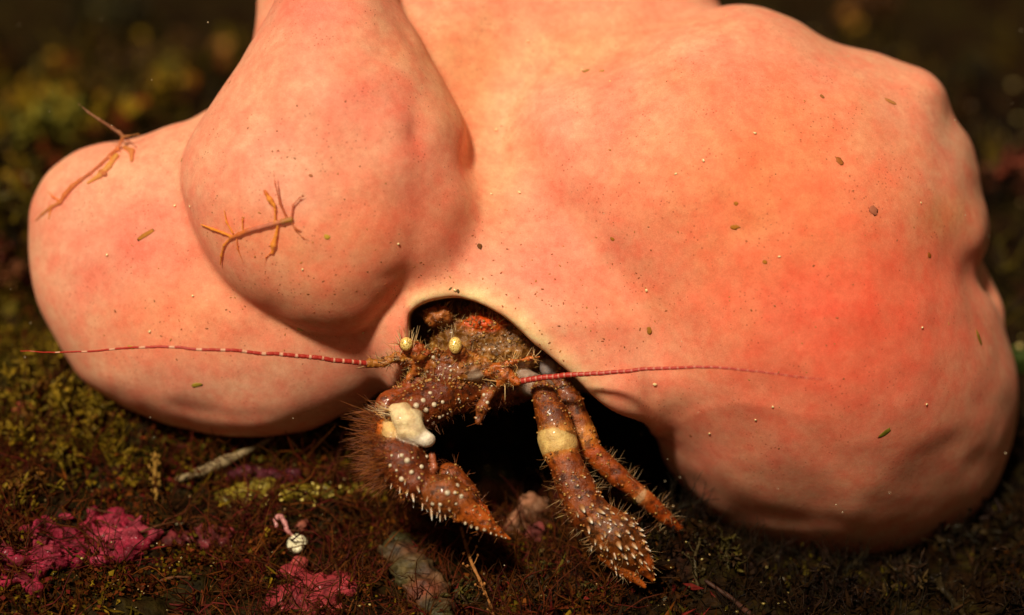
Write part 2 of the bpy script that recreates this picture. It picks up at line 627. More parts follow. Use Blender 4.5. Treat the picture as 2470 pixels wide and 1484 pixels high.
P_hole = [(985, 760), (1000, 742), (1018, 730), (1042, 720), (1085, 714), (1130, 721), (1182, 741), (1233, 772), (1274, 808), (1313, 843), (1353, 879), (1393, 919), (1433, 953), (1474, 978), (1524, 1001), (1574, 1027), (1588, 1130), (1520, 1300), (1000, 1300), (930, 1150), (930, 985), (960, 935), (985, 870), (990, 800)]

f_left = lobe(P_left, 300, 300, 460, -150 + 0.10 * (U2 - 480))
f_front = lobe(P_front, 240, 310, 330, 40 + 0.05 * (V2 - 400))
f_mid = lobe(P_mid, 240, 215, 420, -165 + 0.33 * np.clip(V2 - 300, -500, 480) - 60 * np.clip((220 - V2) / 250, 0, 1) * np.clip((U2 - 1150) / 250, 0, 1) - 0.0011 * np.clip(U2 - 1420, 0, 600) ** 2 - 75 * np.exp(-((U2 - 1205) / 150) ** 2 - ((V2 - 270) / 250) ** 2))
f_right = lobe(P_right, 360, 470, 620, -175 - 0.00055 * np.clip(V2 - 720, 0, 700) ** 2 - 0.0006 * np.clip(U2 - 2000, 0, 500) ** 2, 2500)
f_rear = lobe(P_rear, 60, 70, 120, -330 + 0 * U2, 300)

fs = smax(f_mid, f_right, 42)
fs = smax(fs, f_rear, 15)
fs = smax(fs, f_left, 40)
# the front lobe overlaps the left one with a sharp fold, but grows out of the middle at its lower right
kk = 14 + 135 * np.exp(-((U2 - 1085) / 120) ** 2 - ((V2 - 540) / 150) ** 2) + 40 * np.exp(-((U2 - 960) / 120) ** 2 - ((V2 + 60) / 130) ** 2)
fs = smax(fs, f_front, kk[:, :, None])
del f_left, f_front, f_mid, f_right, f_rear
# the opening the crab lives in
hole = poly_sd(chaikin(P_hole, 2), U2, V2)[:, :, None]
hb = W3 + 330 + 0 * hole
cav = -smax(-hole + 0 * W3, -hb, 90)
fs = -smax(-fs, cav.astype(np.float32), 26)
del cav, hb
BUMPS = [  # u, v, w, radius, height
    (2240, 222, -60, 62, 16), (2345, 560, -60, 70, 10), (2080, 950, 150, 330, 55), (1830, 420, 220, 300, 30), (1460, 400, 150, 160, 14),
    (1640, 720, 200, 150, -18), (1560, 830, 170, 130, -20), (1450, 640, 140, 90, -16), (1380, 540, 130, 70, -14), (1500, 730, 160, 100, -14), (1170, 230, 40, 110, -26), (1160, 400, 60, 80, -18), (1240, 430, 90, 70, 12), (1300, 280, 90, 90, 20), (1570, 925, 140, 90, 12), (1495, 960, 120, 70, 10),
    (1290, 320, 90, 70, 14), (1250, 300, 80, 60, -8), (1020, 320, 270, 34, -15), (1000, 260, 280, 30, -8), (965, 395, 300, 60, 12), (1060, 300, 240, 45, 8),
    (1090, 470, 110, 100, 40), (1050, 610, 120, 70, 24), (1120, 300, 60, 80, 16),
    (1700, 220, 120, 120, 10), (2000, 300, 120, 150, -10), (2150, 480, 90, 130, 12), (2200, 640, 60, 110, -6), (2300, 470, 0, 80, 8), (2300, 640, -40, 60, -5),
    (1350, 60, 50, 160, -14), (1150, 90, 50, 120, 10), (1480, 130, 60, 110, -10),
    (250, 430, 60, 120, 14), (160, 700, 40, 80, -6), (120, 560, 20, 60, -6), (430, 900, 90, 150, 12), (480, 1010, 0, 60, -10), (640, 1030, 0, 60, 6), (800, 960, 60, 80, -6),
    (700, 170, 260, 110, 12), (830, 260, 300, 120, 14), (640, 480, 280, 130, 10), (620, 200, 200, 60, -6), (760, 690, 280, 110, 10),
    (1900, 1290, 0, 70, -16), (2060, 1260, 40, 60, 8), (1760, 1190, 60, 70, 9), (2210, 1190, 20, 90, -10),
]
for (bu, bv, bw, br, bh) in BUMPS:
    iu = slice(max(0, int((bu - 2.2 * br - su[0]) / h)), int((bu + 2.2 * br - su[0]) / h) + 1)
    iv = slice(max(0, int((bv - 2.2 * br - sv[0]) / h)), int((bv + 2.2 * br - sv[0]) / h) + 1)
    fs[iu, iv] += bh * np.exp(-((U3[iu] [:, iv] if False else U2[iu, iv][:, :, None]) - bu) ** 2 / br ** 2 - (V2[iu, iv][:, :, None] - bv) ** 2 / br ** 2 - (W3 - bw) ** 2 / (1.6 * br) ** 2)
CREASES = [  # polyline, w, width, depth
    ([(1214, 430), (1207, 335), (1225, 262), (1266, 200), (1340, 150), (1450, 112)], 80, 15, -9), ([(1235, 430), (1230, 335), (1250, 272), (1290, 220), (1350, 178)], 90, 22, 9),
    ([(1004, 265), (998, 315), (1010, 372)], 270, 11, -9), ([(985, 640), (940, 668), (890, 680)], 200, 12, -3),
    ([(330, 955), (440, 985), (560, 1005), (700, 1000)], 60, 16, -4), ([(380, 985), (480, 1012), (600, 1026)], 20, 14, 2.5),
    ([(1690, 1190), (1780, 1235), (1900, 1262), (2060, 1262)], 0, 20, -4), ([(1580, 1010), (1566, 940), (1540, 880)], 120, 20, -9), ([(1440, 600), (1500, 690), (1560, 800)], 150, 32, -6),
    ([(940, 30), (985, 95), (1030, 150), (1070, 200)], 160, 12, -8), ([(1250, 60), (1380, 80), (1500, 60)], 30, 20, -7), ([(2210, 210), (2255, 250), (2270, 300)], -60, 14, -8),
]
for (cp, cw, cr, cd) in CREASES:
    dd = np.full(U2.shape, 1e9)
    for a_, b_ in zip(cp[:-1], cp[1:]):
        a_, b_ = np.array(a_, float), np.array(b_, float)
        t_ = np.clip(((U2 - a_[0]) * (b_[0] - a_[0]) + (V2 - a_[1]) * (b_[1] - a_[1])) / ((b_ - a_) @ (b_ - a_)), 0, 1)
        dd = np.minimum(dd, np.hypot(U2 - a_[0] - t_ * (b_[0] - a_[0]), V2 - a_[1] - t_ * (b_[1] - a_[1])))
    ar = np.array(cp)
    iu = slice(max(0, int((ar[:, 0].min() - 80 - su[0]) / h)), int((ar[:, 0].max() + 80 - su[0]) / h) + 1)
    iv = slice(max(0, int((ar[:, 1].min() - 80 - sv[0]) / h)), int((ar[:, 1].max() + 80 - sv[0]) / h) + 1)
    ends = np.minimum(np.hypot(U2 - ar[0, 0], V2 - ar[0, 1]), np.hypot(U2 - ar[-1, 0], V2 - ar[-1, 1]))
    fade = np.clip(ends / 60, 0.15, 1)
    fs[iu, iv] += (cd * fade[iu, iv] * np.exp(-(dd[iu, iv] / cr) ** 2))[:, :, None] * np.exp(-((W3 - cw) / 140) ** 2)
und = 7.0 * fbm(U3 / 190, V3 / 190, W3 / 260, 2, 31) + 2.2 * vnoise(U3 / 62, V3 / 62, W3 / 90, 37)
fs += und.astype(np.float32)
SV, SF = surface_nets(fs, (su[0], sv[0], sw[0]), h)
del fs, und
SV = smooth_mesh(SV, SF, 7)
# pigment of the skin: patches that belong to the sponge itself
PEACH = np.array([0.80, 0.35, 0.225])
pig = np.repeat(PEACH[None], len(SV), 0)
PINK, RED, ORNG, YEL, LIL = np.array([0.78, 0.20, 0.15]), np.array([0.72, 0.105, 0.055]), np.array([0.80, 0.235, 0.095]), np.array([0.80, 0.395, 0.17]), np.array([0.78, 0.38, 0.27])
SPOTS = [
    (760, 20, 130, 90, PINK, .75), (880, 250, 130, 100, PINK, .45), (650, 390, 120, 80, LIL, .5), (980, 400, 90, 150, PINK, .4), (300, 600, 170, 120, PINK, .65),
    (640, 560, 150, 70, ORNG, .5), (450, 780, 220, 110, ORNG, .5), (1760, 190, 200, 80, PINK, .6), (1900, 560, 380, 340, ORNG, .8), (2080, 740, 360, 300, RED, .55), (2140, 700, 200, 150, RED, .4),
    (1960, 760, 160, 110, RED, .4), (1780, 400, 240, 190, ORNG, .6), (1270, 640, 160, 90, PINK, .6), (1150, 110, 200, 130, YEL, .55), (1180, 450, 110, 280, YEL, .3), (1130, 620, 90, 70, LIL, .6), (1320, 260, 90, 80, LIL, .7),
    (1400, 120, 220, 60, YEL, .6), (1480, 240, 60, 120, PINK, .45), (1350, 330, 40, 120, PINK, .3), (1340, 560, 130, 90, PINK, .3), (2060, 880, 260, 170, RED, .4), (1500, 40, 200, 50, ORNG, .5),
    (1950, 980, 300, 180, RED, .3), (900, 560, 150, 130, ORNG, .5), (800, 700, 180, 90, ORNG, .4), (1060, 560, 60, 90, RED, .45), (1000, 340, 30, 70, RED, .35), (180, 520, 80, 180, LIL, .5), (500, 940, 300, 80, LIL, .3),
    (700, 480, 90, 60, LIL, .6), (1130, 220, 70, 100, YEL, .5), (2280, 520, 70, 50, YEL, .5), (2300, 330, 60, 90, LIL, .4), (1640, 120, 130, 50, LIL, .4),
]
for (pu, pv, ru, rv, pc, st) in SPOTS:
    jit = 0.35 * fbm(SV[:, 0] / 90, SV[:, 1] / 90, SV[:, 2] / 90, 3, int(pu) % 17)
    wgt = st * np.exp(-(((SV[:, 0] - pu) / ru) ** 2 + ((SV[:, 1] - pv) / rv) ** 2) * (1 + jit)) * np.clip((SV[:, 2] + 200) / 200, 0, 1)
    pig = pig + (pc - pig) * np.clip(wgt, 0, 1)[:, None]
# cream lip round the opening, brown lining inside it
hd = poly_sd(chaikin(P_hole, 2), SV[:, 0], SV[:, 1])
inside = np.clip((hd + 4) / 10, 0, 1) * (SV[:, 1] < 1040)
lip = np.exp(-((hd + 8) / 27) ** 2) * np.clip((SV[:, 2] - 20) / 60, 0, 1) * (SV[:, 0] > 985) * np.clip((1480 - SV[:, 0]) / 120, 0, 1)
pig = pig + (np.array([0.88, 0.62, 0.34]) - pig) * (0.95 * lip)[:, None]
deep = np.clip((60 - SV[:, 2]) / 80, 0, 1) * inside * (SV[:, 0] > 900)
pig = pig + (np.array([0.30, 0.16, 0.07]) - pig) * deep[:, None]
s_base = wpt((1500.0, 1200.0, -250.0)); s_base[2] = bed_z(s_base[0] / K, s_base[1] / K) * K
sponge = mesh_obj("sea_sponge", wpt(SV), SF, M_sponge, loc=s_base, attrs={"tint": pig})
tag(sponge, "large smooth lobed pink and peach sponge that houses the hermit crab", "sponge")

S_BVH = BVHTree.FromPolygons(SV.tolist(), SF.tolist())


def on_sponge(u, v):
    hit = S_BVH.ray_cast(Vector((u, v, 900)), Vector((0, 0, -1)))
    if hit[0] is None:
        return None, None
    n = hit[1]
    if n.z < 0:
        n = -n
    return np.array(hit[0]), np.array(n)


# ------------------------------------------------------------------ hermit crab
BRN, DKB, RBR, AMB, ORA, CRM, TAN = (0.22, 0.075, 0.012), (0.12, 0.032, 0.006), (0.17, 0.042, 0.007), (0.42, 0.19, 0.045), (0.50, 0.15, 0.022), (0.80, 0.66, 0.42), (0.26, 0.105, 0.030)
OLV = (0.20, 0.125, 0.03)
PR = []   # (points, radii, colour, blend)


def seg(P, r, col, k=9):
    for i in range(len(P) - 1):
        PR.append((np.array(P[i], float), np.array(P[i + 1], float), float(r[i]), float(r[i + 1]), col, k))


def ell(c, r, col, k=12):
    PR.append((np.array(c, float), None, np.array(r, float), None, col, k))


ell((1185, 826, 15), (152, 98, 92), OLV)
ell((1140, 805, 45), (70, 45, 48), OLV, 30)
ell((1225, 850, 62), (62, 36, 42), OLV, 25)
ell((1095, 888, 100), (85, 45, 58), BRN)
ell((1095, 925, 95), (105, 42, 55), DKB)
ell((1165, 945, 40), (125, 42, 70), RBR)
ell((1110, 905, 140), (28, 16, 22), BRN)
ell((1068, 902, 138), (24, 18, 20), RBR)
ell((1142, 907, 146), (22, 11, 16), (0.45, 0.33, 0.24))
ell((1133, 887, 150), (24, 13, 18), (0.36, 0.22, 0.14))
ell((1056, 764, 92), (36, 24, 28), (0.40, 0.19, 0.055))
ell((1172, 782, 92), (44, 18, 24), (0.75, 0.15, 0.015), 6)
ell((1322, 888, 68), (20, 22, 24), (0.38, 0.33, 0.32))
seg([(1130, 884, 135), (1101, 842, 172)], [15, 18], (0.36, 0.13, 0.06))
seg([(1036, 868, 130), (1010, 850, 150), (984, 836, 160)], [17, 19, 18], (0.42, 0.12, 0.035))
seg([(1075, 866, 120), (1052, 846, 150)], [16, 6], AMB)
seg([(1022, 880, 125), (962, 866, 150)], [19, 12], (0.48, 0.20, 0.04))
seg([(962, 866, 150), (930, 874, 160), (893, 878, 165)], [13, 10, 9.5], (0.52, 0.30, 0.08))
seg([(1005, 885, 130), (985, 910, 135)], [14, 8], (0.50, 0.22, 0.06))
seg([(1178, 892, 140), (1222, 905, 164), (1248, 921, 170)], [18, 16, 12], (0.55, 0.19, 0.03))
seg([(1212, 906, 165), (1205, 932, 168)], [12, 7], (0.55, 0.22, 0.04))
seg([(1183, 890, 155), (1235, 873, 170), (1302, 861, 176)], [10, 8, 1.5], (0.58, 0.22, 0.03))
seg([(1122, 860, 120), (1160, 868, 140), (1190, 880, 150)], [9, 9, 8], (0.50, 0.28, 0.06))
seg([(1190, 935, 110), (1180, 950, 132), (1163, 985, 142), (1153, 1017, 142)], [17, 14, 14, 8], (0.26, 0.11, 0.04))
seg([(1130, 940, 110), (1120, 985, 125)], [18, 10], RBR)
# left claw arm
seg([(1125, 945, 90), (1055, 960, 145), (990, 1000, 180)], [45, 52, 55], RBR)
seg([(1005, 928, 115), (938, 975, 145), (918, 1045, 165)], [22, 30, 30], (0.30, 0.085, 0.02))
def c5p(x, y, w): return ((850 + x / 3.71) / 1.0121, (700 + y / 3.71) / 1.0121, w)


CR1, CR2, CR3 = (0.90, 0.70, 0.38), (0.92, 0.84, 0.68), (0.70, 0.58, 0.34)
for A_, B_c, cc_ in (((420, 1115), (465, 1210), CR1), ((465, 1210), (500, 1310), CR1), ((500, 1115), (545, 1210), CR1), ((545, 1210), (590, 1320), CR1), ((610, 1180), (635, 1290), CR3), ((510, 1340), (690, 1395), CR2), ((620, 1310), (735, 1385), CR2)):
    seg([c5p(*A_, 234), c5p(*B_c, 246)], [15, 15], cc_, 15)
seg([(938, 1030, 200), (946, 1052, 215), (968, 1070, 220)], [20, 23, 12], (0.82, 0.56, 0.22), 2)
ell((924, 1036, 188), (18, 26, 26), (0.68, 0.22, 0.03), 6)
seg([(950, 1092, 195), (972, 1120, 215), (1000, 1165, 230)], [56, 60, 46], RBR, 6)
seg([(1042, 1098, 222), (1046, 1130, 228), (1026, 1160, 236)], [8, 10, 9], (0.40, 0.15, 0.08), 4)
seg([(1035, 1182, 230), (1070, 1195, 245), (1108, 1212, 245)], [40, 50, 42], TAN, 5)
seg([(1085, 1150, 195), (1122, 1195, 210)], [34, 34], (0.30, 0.10, 0.025), 6)
seg([(1118, 1224, 250), (1170, 1264, 247), (1230, 1301, 240)], [34, 22, 4], (0.55, 0.185, 0.03), 3)
seg([(1105, 1250, 258), (1115, 1205, 268)], [12, 11], (0.60, 0.26, 0.04), 5)
seg([(1135, 1205, 215), (1165, 1228, 220), (1187, 1249, 220)], [18, 11, 4], (0.65, 0.17, 0.02), 3)
# right claw arm
seg([(1265, 920, 60), (1312, 938, 115)], [30, 27], (0.50, 0.36, 0.28))
seg([(1309, 944, 125), (1330, 1000, 150), (1345, 1050, 163)], [27, 39, 44], (0.15, 0.045, 0.010), 5)
seg([(1343, 1057, 165), (1349, 1076, 168)], [47, 46.5], (0.84, 0.58, 0.20), 2)
seg([(1352, 1090, 170), (1357, 1102, 172)], [42, 40], (0.52, 0.16, 0.022), 3)
seg([(1362, 1112, 172), (1390, 1180, 182), (1417, 1235, 188)], [40, 46, 50], (0.20, 0.062, 0.014), 5)
seg([(1432, 1245, 190), (1482, 1292, 194), (1517, 1330, 190)], [46, 59, 46], (0.17, 0.075, 0.02), 6)
seg([(1528, 1332, 186), (1555, 1365, 184), (1574, 1398, 180)], [36, 24, 6], (0.42, 0.13, 0.02), 4)
seg([(1468, 1335, 184), (1508, 1375, 184), (1556, 1416, 180)], [28, 20, 4], (0.46, 0.16, 0.025), 3)
# walking leg
seg([(1325, 880, 40), (1348, 912, 62), (1376, 970, 78), (1405, 1038, 86)], [20, 21, 28, 29], (0.20, 0.065, 0.012), 5)
seg([(1407, 1045, 87), (1414, 1064, 88)], [31, 31], (0.80, 0.48, 0.13), 2)
seg([(1420, 1080, 89), (1428, 1092, 90)], [29, 27], (0.50, 0.13, 0.02), 3)
seg([(1436, 1098, 90), (1490, 1150, 85), (1534, 1184, 75)], [26, 25, 20], (0.34, 0.10, 0.02), 4)
seg([(1541, 1191, 73), (1548, 1198, 72)], [20.5, 20.5], (0.66, 0.40, 0.2), 3)
seg([(1555, 1202, 68), (1605, 1248, 40), (1674, 1310, -10)], [21, 17, 2.5], (0.42, 0.11, 0.015), 4)


def prim_d(p, X, Y, Z):
    a, b_, r0, r1 = p[0], p[1], p[2], p[3]
    if b_ is None:
        q = np.sqrt(((X - a[0]) / r0[0]) ** 2 + ((Y - a[1]) / r0[1]) ** 2 + ((Z - a[2]) / r0[2]) ** 2)
        return (1 - q) * r0.min()
    ab = b_ - a
    t = np.clip(((X - a[0]) * ab[0] + (Y - a[1]) * ab[1] + (Z - a[2]) * ab[2]) / (ab @ ab), 0, 1)
    return r0 + (r1 - r0) * t - np.sqrt((X - a[0] - t * ab[0]) ** 2 + (Y - a[1] - t * ab[1]) ** 2 + (Z - a[2] - t * ab[2]) ** 2)


def sdf_mesh(prims, lo, hi, hh, lumps=None):
    ax = [np.arange(lo[i], hi[i], hh) for i in range(3)]
    f = np.full([len(q) for q in ax], -40.0, np.float32)
    for p in prims:
        if p[1] is None:
            mn, mx = p[0] - p[2], p[0] + p[2]
        else:
            mn = np.minimum(p[0] - p[2], p[1] - p[3]); mx = np.maximum(p[0] + p[2], p[1] + p[3])
        sl = []
        for i in range(3):
            a0 = max(0, int((mn[i] - 34 - lo[i]) / hh)); a1 = min(len(ax[i]), int((mx[i] + 34 - lo[i]) / hh) + 2)
            sl.append(slice(a0, a1))
        X, Y, Z = ax[0][sl[0]][:, None, None], ax[1][sl[1]][None, :, None], ax[2][sl[2]][None, None, :]
        f[tuple(sl)] = smax(f[tuple(sl)], np.maximum(prim_d(p, X, Y, Z), -40).astype(np.float32), p[5])
    if lumps is not None:
        f += lumps(ax[0][:, None, None], ax[1][None, :, None], ax[2][None, None, :]).astype(np.float32)
    V, F = surface_nets(f, lo, hh)
    return V, F


def prim_colour(prims, V, soft=2.5):
    D = np.stack([prim_d(p, V[:, 0], V[:, 1], V[:, 2]) for p in prims], 1)
    D = D - D.max(1, keepdims=True)
    w_ = np.exp(D / soft)
    w_ /= w_.sum(1, keepdims=True)
    return w_ @ np.array([p[4] for p in prims])


CV, CF = sdf_mesh(PR, (855, 715, -120), (1700, 1440, 330), 3.1)
rough_w = np.exp(-(np.maximum(0, CV[:, 1] - 870) / 60) ** 2)
CV = smooth_mesh(CV, CF, 2)
# grainy, lumpy shell relief
e1 = CV[CF[:, 1]] - CV[CF[:, 0]]; e2 = CV[CF[:, 3]] - CV[CF[:, 0]]
fn = np.cross(e2, e1)
vn = np.stack([np.bincount(CF.ravel(), np.repeat(fn[:, i], 4), len(CV)) for i in range(3)], 1)
vn /= np.linalg.norm(vn, axis=1)[:, None] + 1e-9
ccol = prim_colour(PR, CV)
hair_ok = (ccol[:, 2] < 0.14)
rel = (1.3 + 4.0 * rough_w) * fbm(CV[:, 0] / 17, CV[:, 1] / 17, CV[:, 2] / 17, 3, 3)
CV = CV + vn * (rel * np.where(hair_ok, 1, 0.0))[:, None]
mot = fbm(CV[:, 0] / 26, CV[:, 1] / 16, CV[:, 2] / 26, 3, 8)
mixw = np.clip((mot - 0.15) * 2.0, 0, 0.75) * hair_ok * np.where((CV[:, 0] < 1062) & (CV[:, 1] > 925), 0.5, 1.0)
mcol = np.where((CV[:, 1] < 925)[:, None], np.array([0.46, 0.30, 0.05]), np.array([0.52, 0.19, 0.025]))
ccol = ccol + (mcol - ccol) * (mixw * (0.45 + 0.3 * rough_w))[:, None]
mot2 = np.clip((fbm(CV[:, 0] / 12, CV[:, 1] / 12, CV[:, 2] / 12, 2, 15) - 0.3) * 2, 0, 0.8) * hair_ok
ccol = ccol * (1 - 0.8 * mot2)[:, None]
net = np.clip(1 - np.abs(fbm(CV[:, 0] / 14, CV[:, 1] / 14, CV[:, 2] / 14, 2, 44)) * 5, 0, 1) * hair_ok * (CV[:, 0] > 1270) * (CV[:, 1] < 1065)
ccol = ccol + (np.array([0.58, 0.24, 0.04]) - ccol) * (0.55 * net)[:, None]
ccol = np.where(hair_ok[:, None], ccol * np.array([1.02, 0.64, 0.34]), ccol)
crab = empty("hermit_crab", wpt((1150.0, 1000.0, 100.0)))
tag(crab, "brown hermit crab with golden eyes peering out from under the sponge lip", "crab")
body = mesh_obj("body", wpt(CV), CF, M_crab, crab, attrs={"tint": ccol})
C_BVH = BVHTree.FromPolygons(CV.tolist(), CF.tolist())


def on_crab(u, v):
    hit = C_BVH.ray_cast(Vector((u, v, 600)), Vector((0, 0, -1)))
    if hit[0] is None:
        hit = C_BVH.find_nearest(Vector((u, v, 200)))
    n = np.array(hit[1])
    if n[2] < 0:
        n = -n
    return np.array(hit[0]), n


def local(crabpt):
    return Vector(wpt(crabpt) - np.array(crab.location))


# eyes
for (c, r) in (((1098, 833, 188), (15.5, 20, 13)), ((980, 830, 177), (15, 16.5, 13))):
    kt = Kit()
    kt.blob(wpt(np.array(c, float)), np.array(r) * K, (1, 1, 1), 0.02, 1, rot=np.stack([R_, -U_, B_], 1), nu=20, nv=14)
    kt.build("eye", M_eye, crab)

# banded antennae
ant = [([(893, 878, 165), (850, 873, 190), (800, 868, 210), (700, 858, 240), (600, 850, 262), (500, 842, 275), (400, 838, 270), (300, 842, 245), (200, 847, 200), (120, 849, 150), (50, 847, 90)], 7.0, 1.2, True),
       ([(1248, 921, 170), (1300, 912, 190), (1380, 905, 215), (1470, 900, 240), (1560, 892, 265), (1650, 886, 290), (1720, 886, 310), (1800, 893, 335), (1900, 905, 365), (1985, 916, 390)], 8.0, 1.2, False)]
for P, r0, r1, bands in ant:
    P = np.array(P, float)
    t = np.linspace(0, len(P) - 1, 400)
    i = np.clip(t.astype(int), 0, len(P) - 2)
    # Catmull-Rom through the points
    Pm, Pp = P[np.maximum(i - 1, 0)], P[np.minimum(i + 2, len(P) - 1)]
    x = (t - i)[:, None]
    Q = 0.5 * (2 * P[i] + (P[i + 1] - Pm) * x + (2 * Pm - 5 * P[i] + 4 * P[i + 1] - Pp) * x ** 2 + (3 * P[i] - Pm - 3 * P[i + 1] + Pp) * x ** 3)
    L = np.concatenate([[0], np.cumsum(np.linalg.norm(np.diff(Q, axis=0), axis=1))])
    s = np.linspace(0, L[-1], 420)
    Q = np.stack([np.interp(s, L, Q[:, k]) for k in range(3)], 1)
    tt = s / s[-1]
    Q = Q + np.stack([0 * s, 2.4 * fbm(s / 70, 0.3, 1.0 + r0, 3, 5), 4 * fbm(s / 90, 0.7, 2.0, 2, 6)], 1) * np.minimum(1, tt * 8)[:, None]
    ringp = 13.0 + 14 * tt
    ph = np.cumsum(np.gradient(s) / ringp)
    rad = (r0 + (r1 - r0) * tt ** 0.8) * (1 - 0.13 * (np.abs((ph % 1) - 0.5) > 0.38))
    red, pale = np.array([0.42, 0.028, 0.018]), np.array([0.72, 0.40, 0.26])
    if bands:
        ph2 = np.cumsum(np.gradient(s) / (16 + 60 * np.minimum(tt * 1.6, 1)))
        lightband = ((ph2 % 1) > 0.80) * np.where(tt > 0.88, 0.25, 1.0) * 0.9
    else:
        lightband = ((ph % 1) > 0.78) * 0.35
    cc = red + (pale - red) * lightband[:, None]
    kt = Kit()
    kt.tube(wpt(Q), rad * K, cc, 8)
    kt.build("antenna", M_antenna, crab)

# spines and tubercles, one mesh each shared by all copies
def lathe_mesh(name, prof, cols, mat, n=9):
    v, f, c = [], [], []
    for (z, r), col in zip(prof, cols):
        for j in range(n):
            th = 2 * math.pi * j / n
            v.append((r * math.cos(th), r * math.sin(th), z)); c.append(col)
    v.append((0, 0, prof[-1][0] + prof[-1][1] * 0.5)); c.append(cols[-1])
    m = len(prof)
    f = [(i * n + j, i * n + (j + 1) % n, (i + 1) * n + (j + 1) % n, (i + 1) * n + j) for i in range(m - 1) for j in range(n)]
    f += [((m - 1) * n + j, (m - 1) * n + (j + 1) % n, m * n) for j in range(n)]
    me = bpy.data.meshes.new(name)
    me.from_pydata(v, [], f)
    at = me.attributes.new("tint", 'FLOAT_COLOR', 'POINT')
    at.data.foreach_set("color", np.concatenate([np.array(c, np.float32), np.ones((len(c), 1), np.float32)], 1).ravel())
    me.polygons.foreach_set("use_smooth", [True] * len(me.polygons))
    me.materials.append(mat)
    me.update()
    return me


me_spine = lathe_mesh("spine", [(-0.3, 0.42), (0.1, 0.36), (0.5, 0.22), (0.85, 0.11), (1.0, 0.04)],
                      [(0.24, 0.08, 0.02), (0.30, 0.12, 0.04), (0.46, 0.28, 0.14), (0.74, 0.66, 0.56), (0.82, 0.78, 0.72)], M_spine)
me_tub = lathe_mesh("tubercle", [(-0.6, 1.05), (0.0, 1.0), (0.45, 0.8), (0.75, 0.45)],
                    [(0.2, 0.06, 0.02), (0.34, 0.17, 0.07), (0.56, 0.42, 0.27), (0.66, 0.56, 0.42)], M_spine)


def put_on_crab(name, me, p, d, sx, sz):
    sx *= rng.uniform(0.75, 1.2); sz *= rng.uniform(0.6, 1.25)
    d = np.asarray(d, float) + rng.normal(0, 0.14, 3)
    o = bpy.data.objects.new(name, me)
    COL.objects.link(o)
    o.parent = crab
    o.location = local(p)
    dv = Vector(vdir(np.asarray(d, float)))
    o.rotation_mode = 'QUATERNION'
    o.rotation_quaternion = dv.to_track_quat('Z', 'Y')
    o.scale = (sx * K, sx * K, sz * K)
    return o


def c6(x, y): return ((850 + x / 3.298) / 1.0121, (900 + y / 3.298) / 1.0121)
def c7(x, y): return ((1250 + x / 2.558) / 1.0121, (900 + y / 2.558) / 1.0121)
def c5(x, y): return ((850 + x / 3.71) / 1.0121, (700 + y / 3.71) / 1.0121)


tubs = [(c6(*p), s) for p, s in [((548, 298), 9), ((605, 255), 6.5), ((692, 290), 9), ((626, 335), 8), ((505, 255), 5), ((760, 270), 6), ((660, 195), 6.5), ((760, 380), 7), ((790, 440), 7), ((700, 470), 4.5), ((900, 260), 5), ((960, 240), 4), ((640, 420), 4), ((690, 430), 4), ((650, 480), 4),
        ((475, 740), 8), ((510, 835), 9), ((590, 790), 7), ((630, 710), 8), ((570, 880), 5), ((430, 890), 7), ((340, 780), 6), ((430, 700), 6), ((350, 700), 5), ((390, 820), 6), ((520, 720), 5), ((800, 1000), 7.5), ((860, 1000), 6), ((910, 1030), 7), ((880, 940), 6), ((680, 1090), 7), ((740, 1095), 7), ((870, 1090), 5), ((830, 860), 4)]]
tubs += [(c5(*p), s) for p, s in [((770, 640), 6), ((820, 620), 5), ((720, 770), 5), ((760, 800), 4), ((690, 790), 4), ((880, 740), 5), ((920, 830), 5), ((820, 850), 5), ((870, 830), 4), ((930, 760), 5), ((1230, 980), 6), ((1260, 1050), 6), ((1000, 1020), 5), ((1010, 1050), 4), ((900, 1150), 5), ((1160, 1190), 5), ((640, 920), 4), ((1300, 900), 4), ((1330, 540), 5), ((1380, 500), 5), ((1250, 520), 4.5), ((1420, 440), 4), ((1500, 400), 4), ((1450, 580), 4)]]
for (u, v), s in tubs:
    p, n = on_crab(u, v)
    put_on_crab("tubercle", me_tub, p, n * np.array([.6, .6, 1]), s * (0.85 if s > 5.5 else 0.65), s * 0.6)

down = np.array([0.15, 0.9, 0.45])
spn = [((520, 1100), 15, 32), ((580, 1160), 11, 32), ((670, 1130), 15, 30), ((690, 1215), 12, 28), ((740, 1180), 12, 18), ((780, 1180), 11, 20), ((750, 1250), 10, 16), ((785, 1230), 10, 20), ((840, 1235), 11, 20), ((440, 1050), 10, 22), ((520, 1020), 20, 34), ((480, 980), 14, 24), ((350, 930), 11, 20), ((420, 960), 12, 22), ((380, 1020), 9, 16), ((310, 880), 9, 16), ((735, 1120), 16, 12), ((815, 1130), 15, 12), ((640, 1040), 12, 14), ((600, 1090), 10, 18), ((860, 1180), 11, 14), ((560, 960), 14, 20), ((460, 900), 12, 14), ((640, 1180), 10, 16), ((720, 1160), 10, 15)]
for (q, sx, sz) in spn:
    p, n = on_crab(*c6(*q))
    put_on_crab("spine", me_spine, p, 0.55 * n + down, sx * 0.75, sz * 0.85)
for (q, s) in [((945, 1240), 10.5), ((995, 1262), 9.5), ((1040, 1280), 9), ((1098, 1300), 8.5), ((1150, 1322), 7), ((1193, 1338), 5.5), ((1235, 1352), 4.5), ((1268, 1363), 4), ((958, 1300), 7.5), ((1055, 1325), 6), ((1100, 1343), 5), ((1135, 1357), 5), ((1005, 1140), 5), ((1060, 1180), 4), ((1180, 1290), 3.5)]:
    p, n = on_crab(*c6(*q))
    put_on_crab("tubercle", me_tub, p, n + 0.6 * down, s * 0.55, s * 0.75)
r2 = np.array([0.55, 0.75, 0.45])
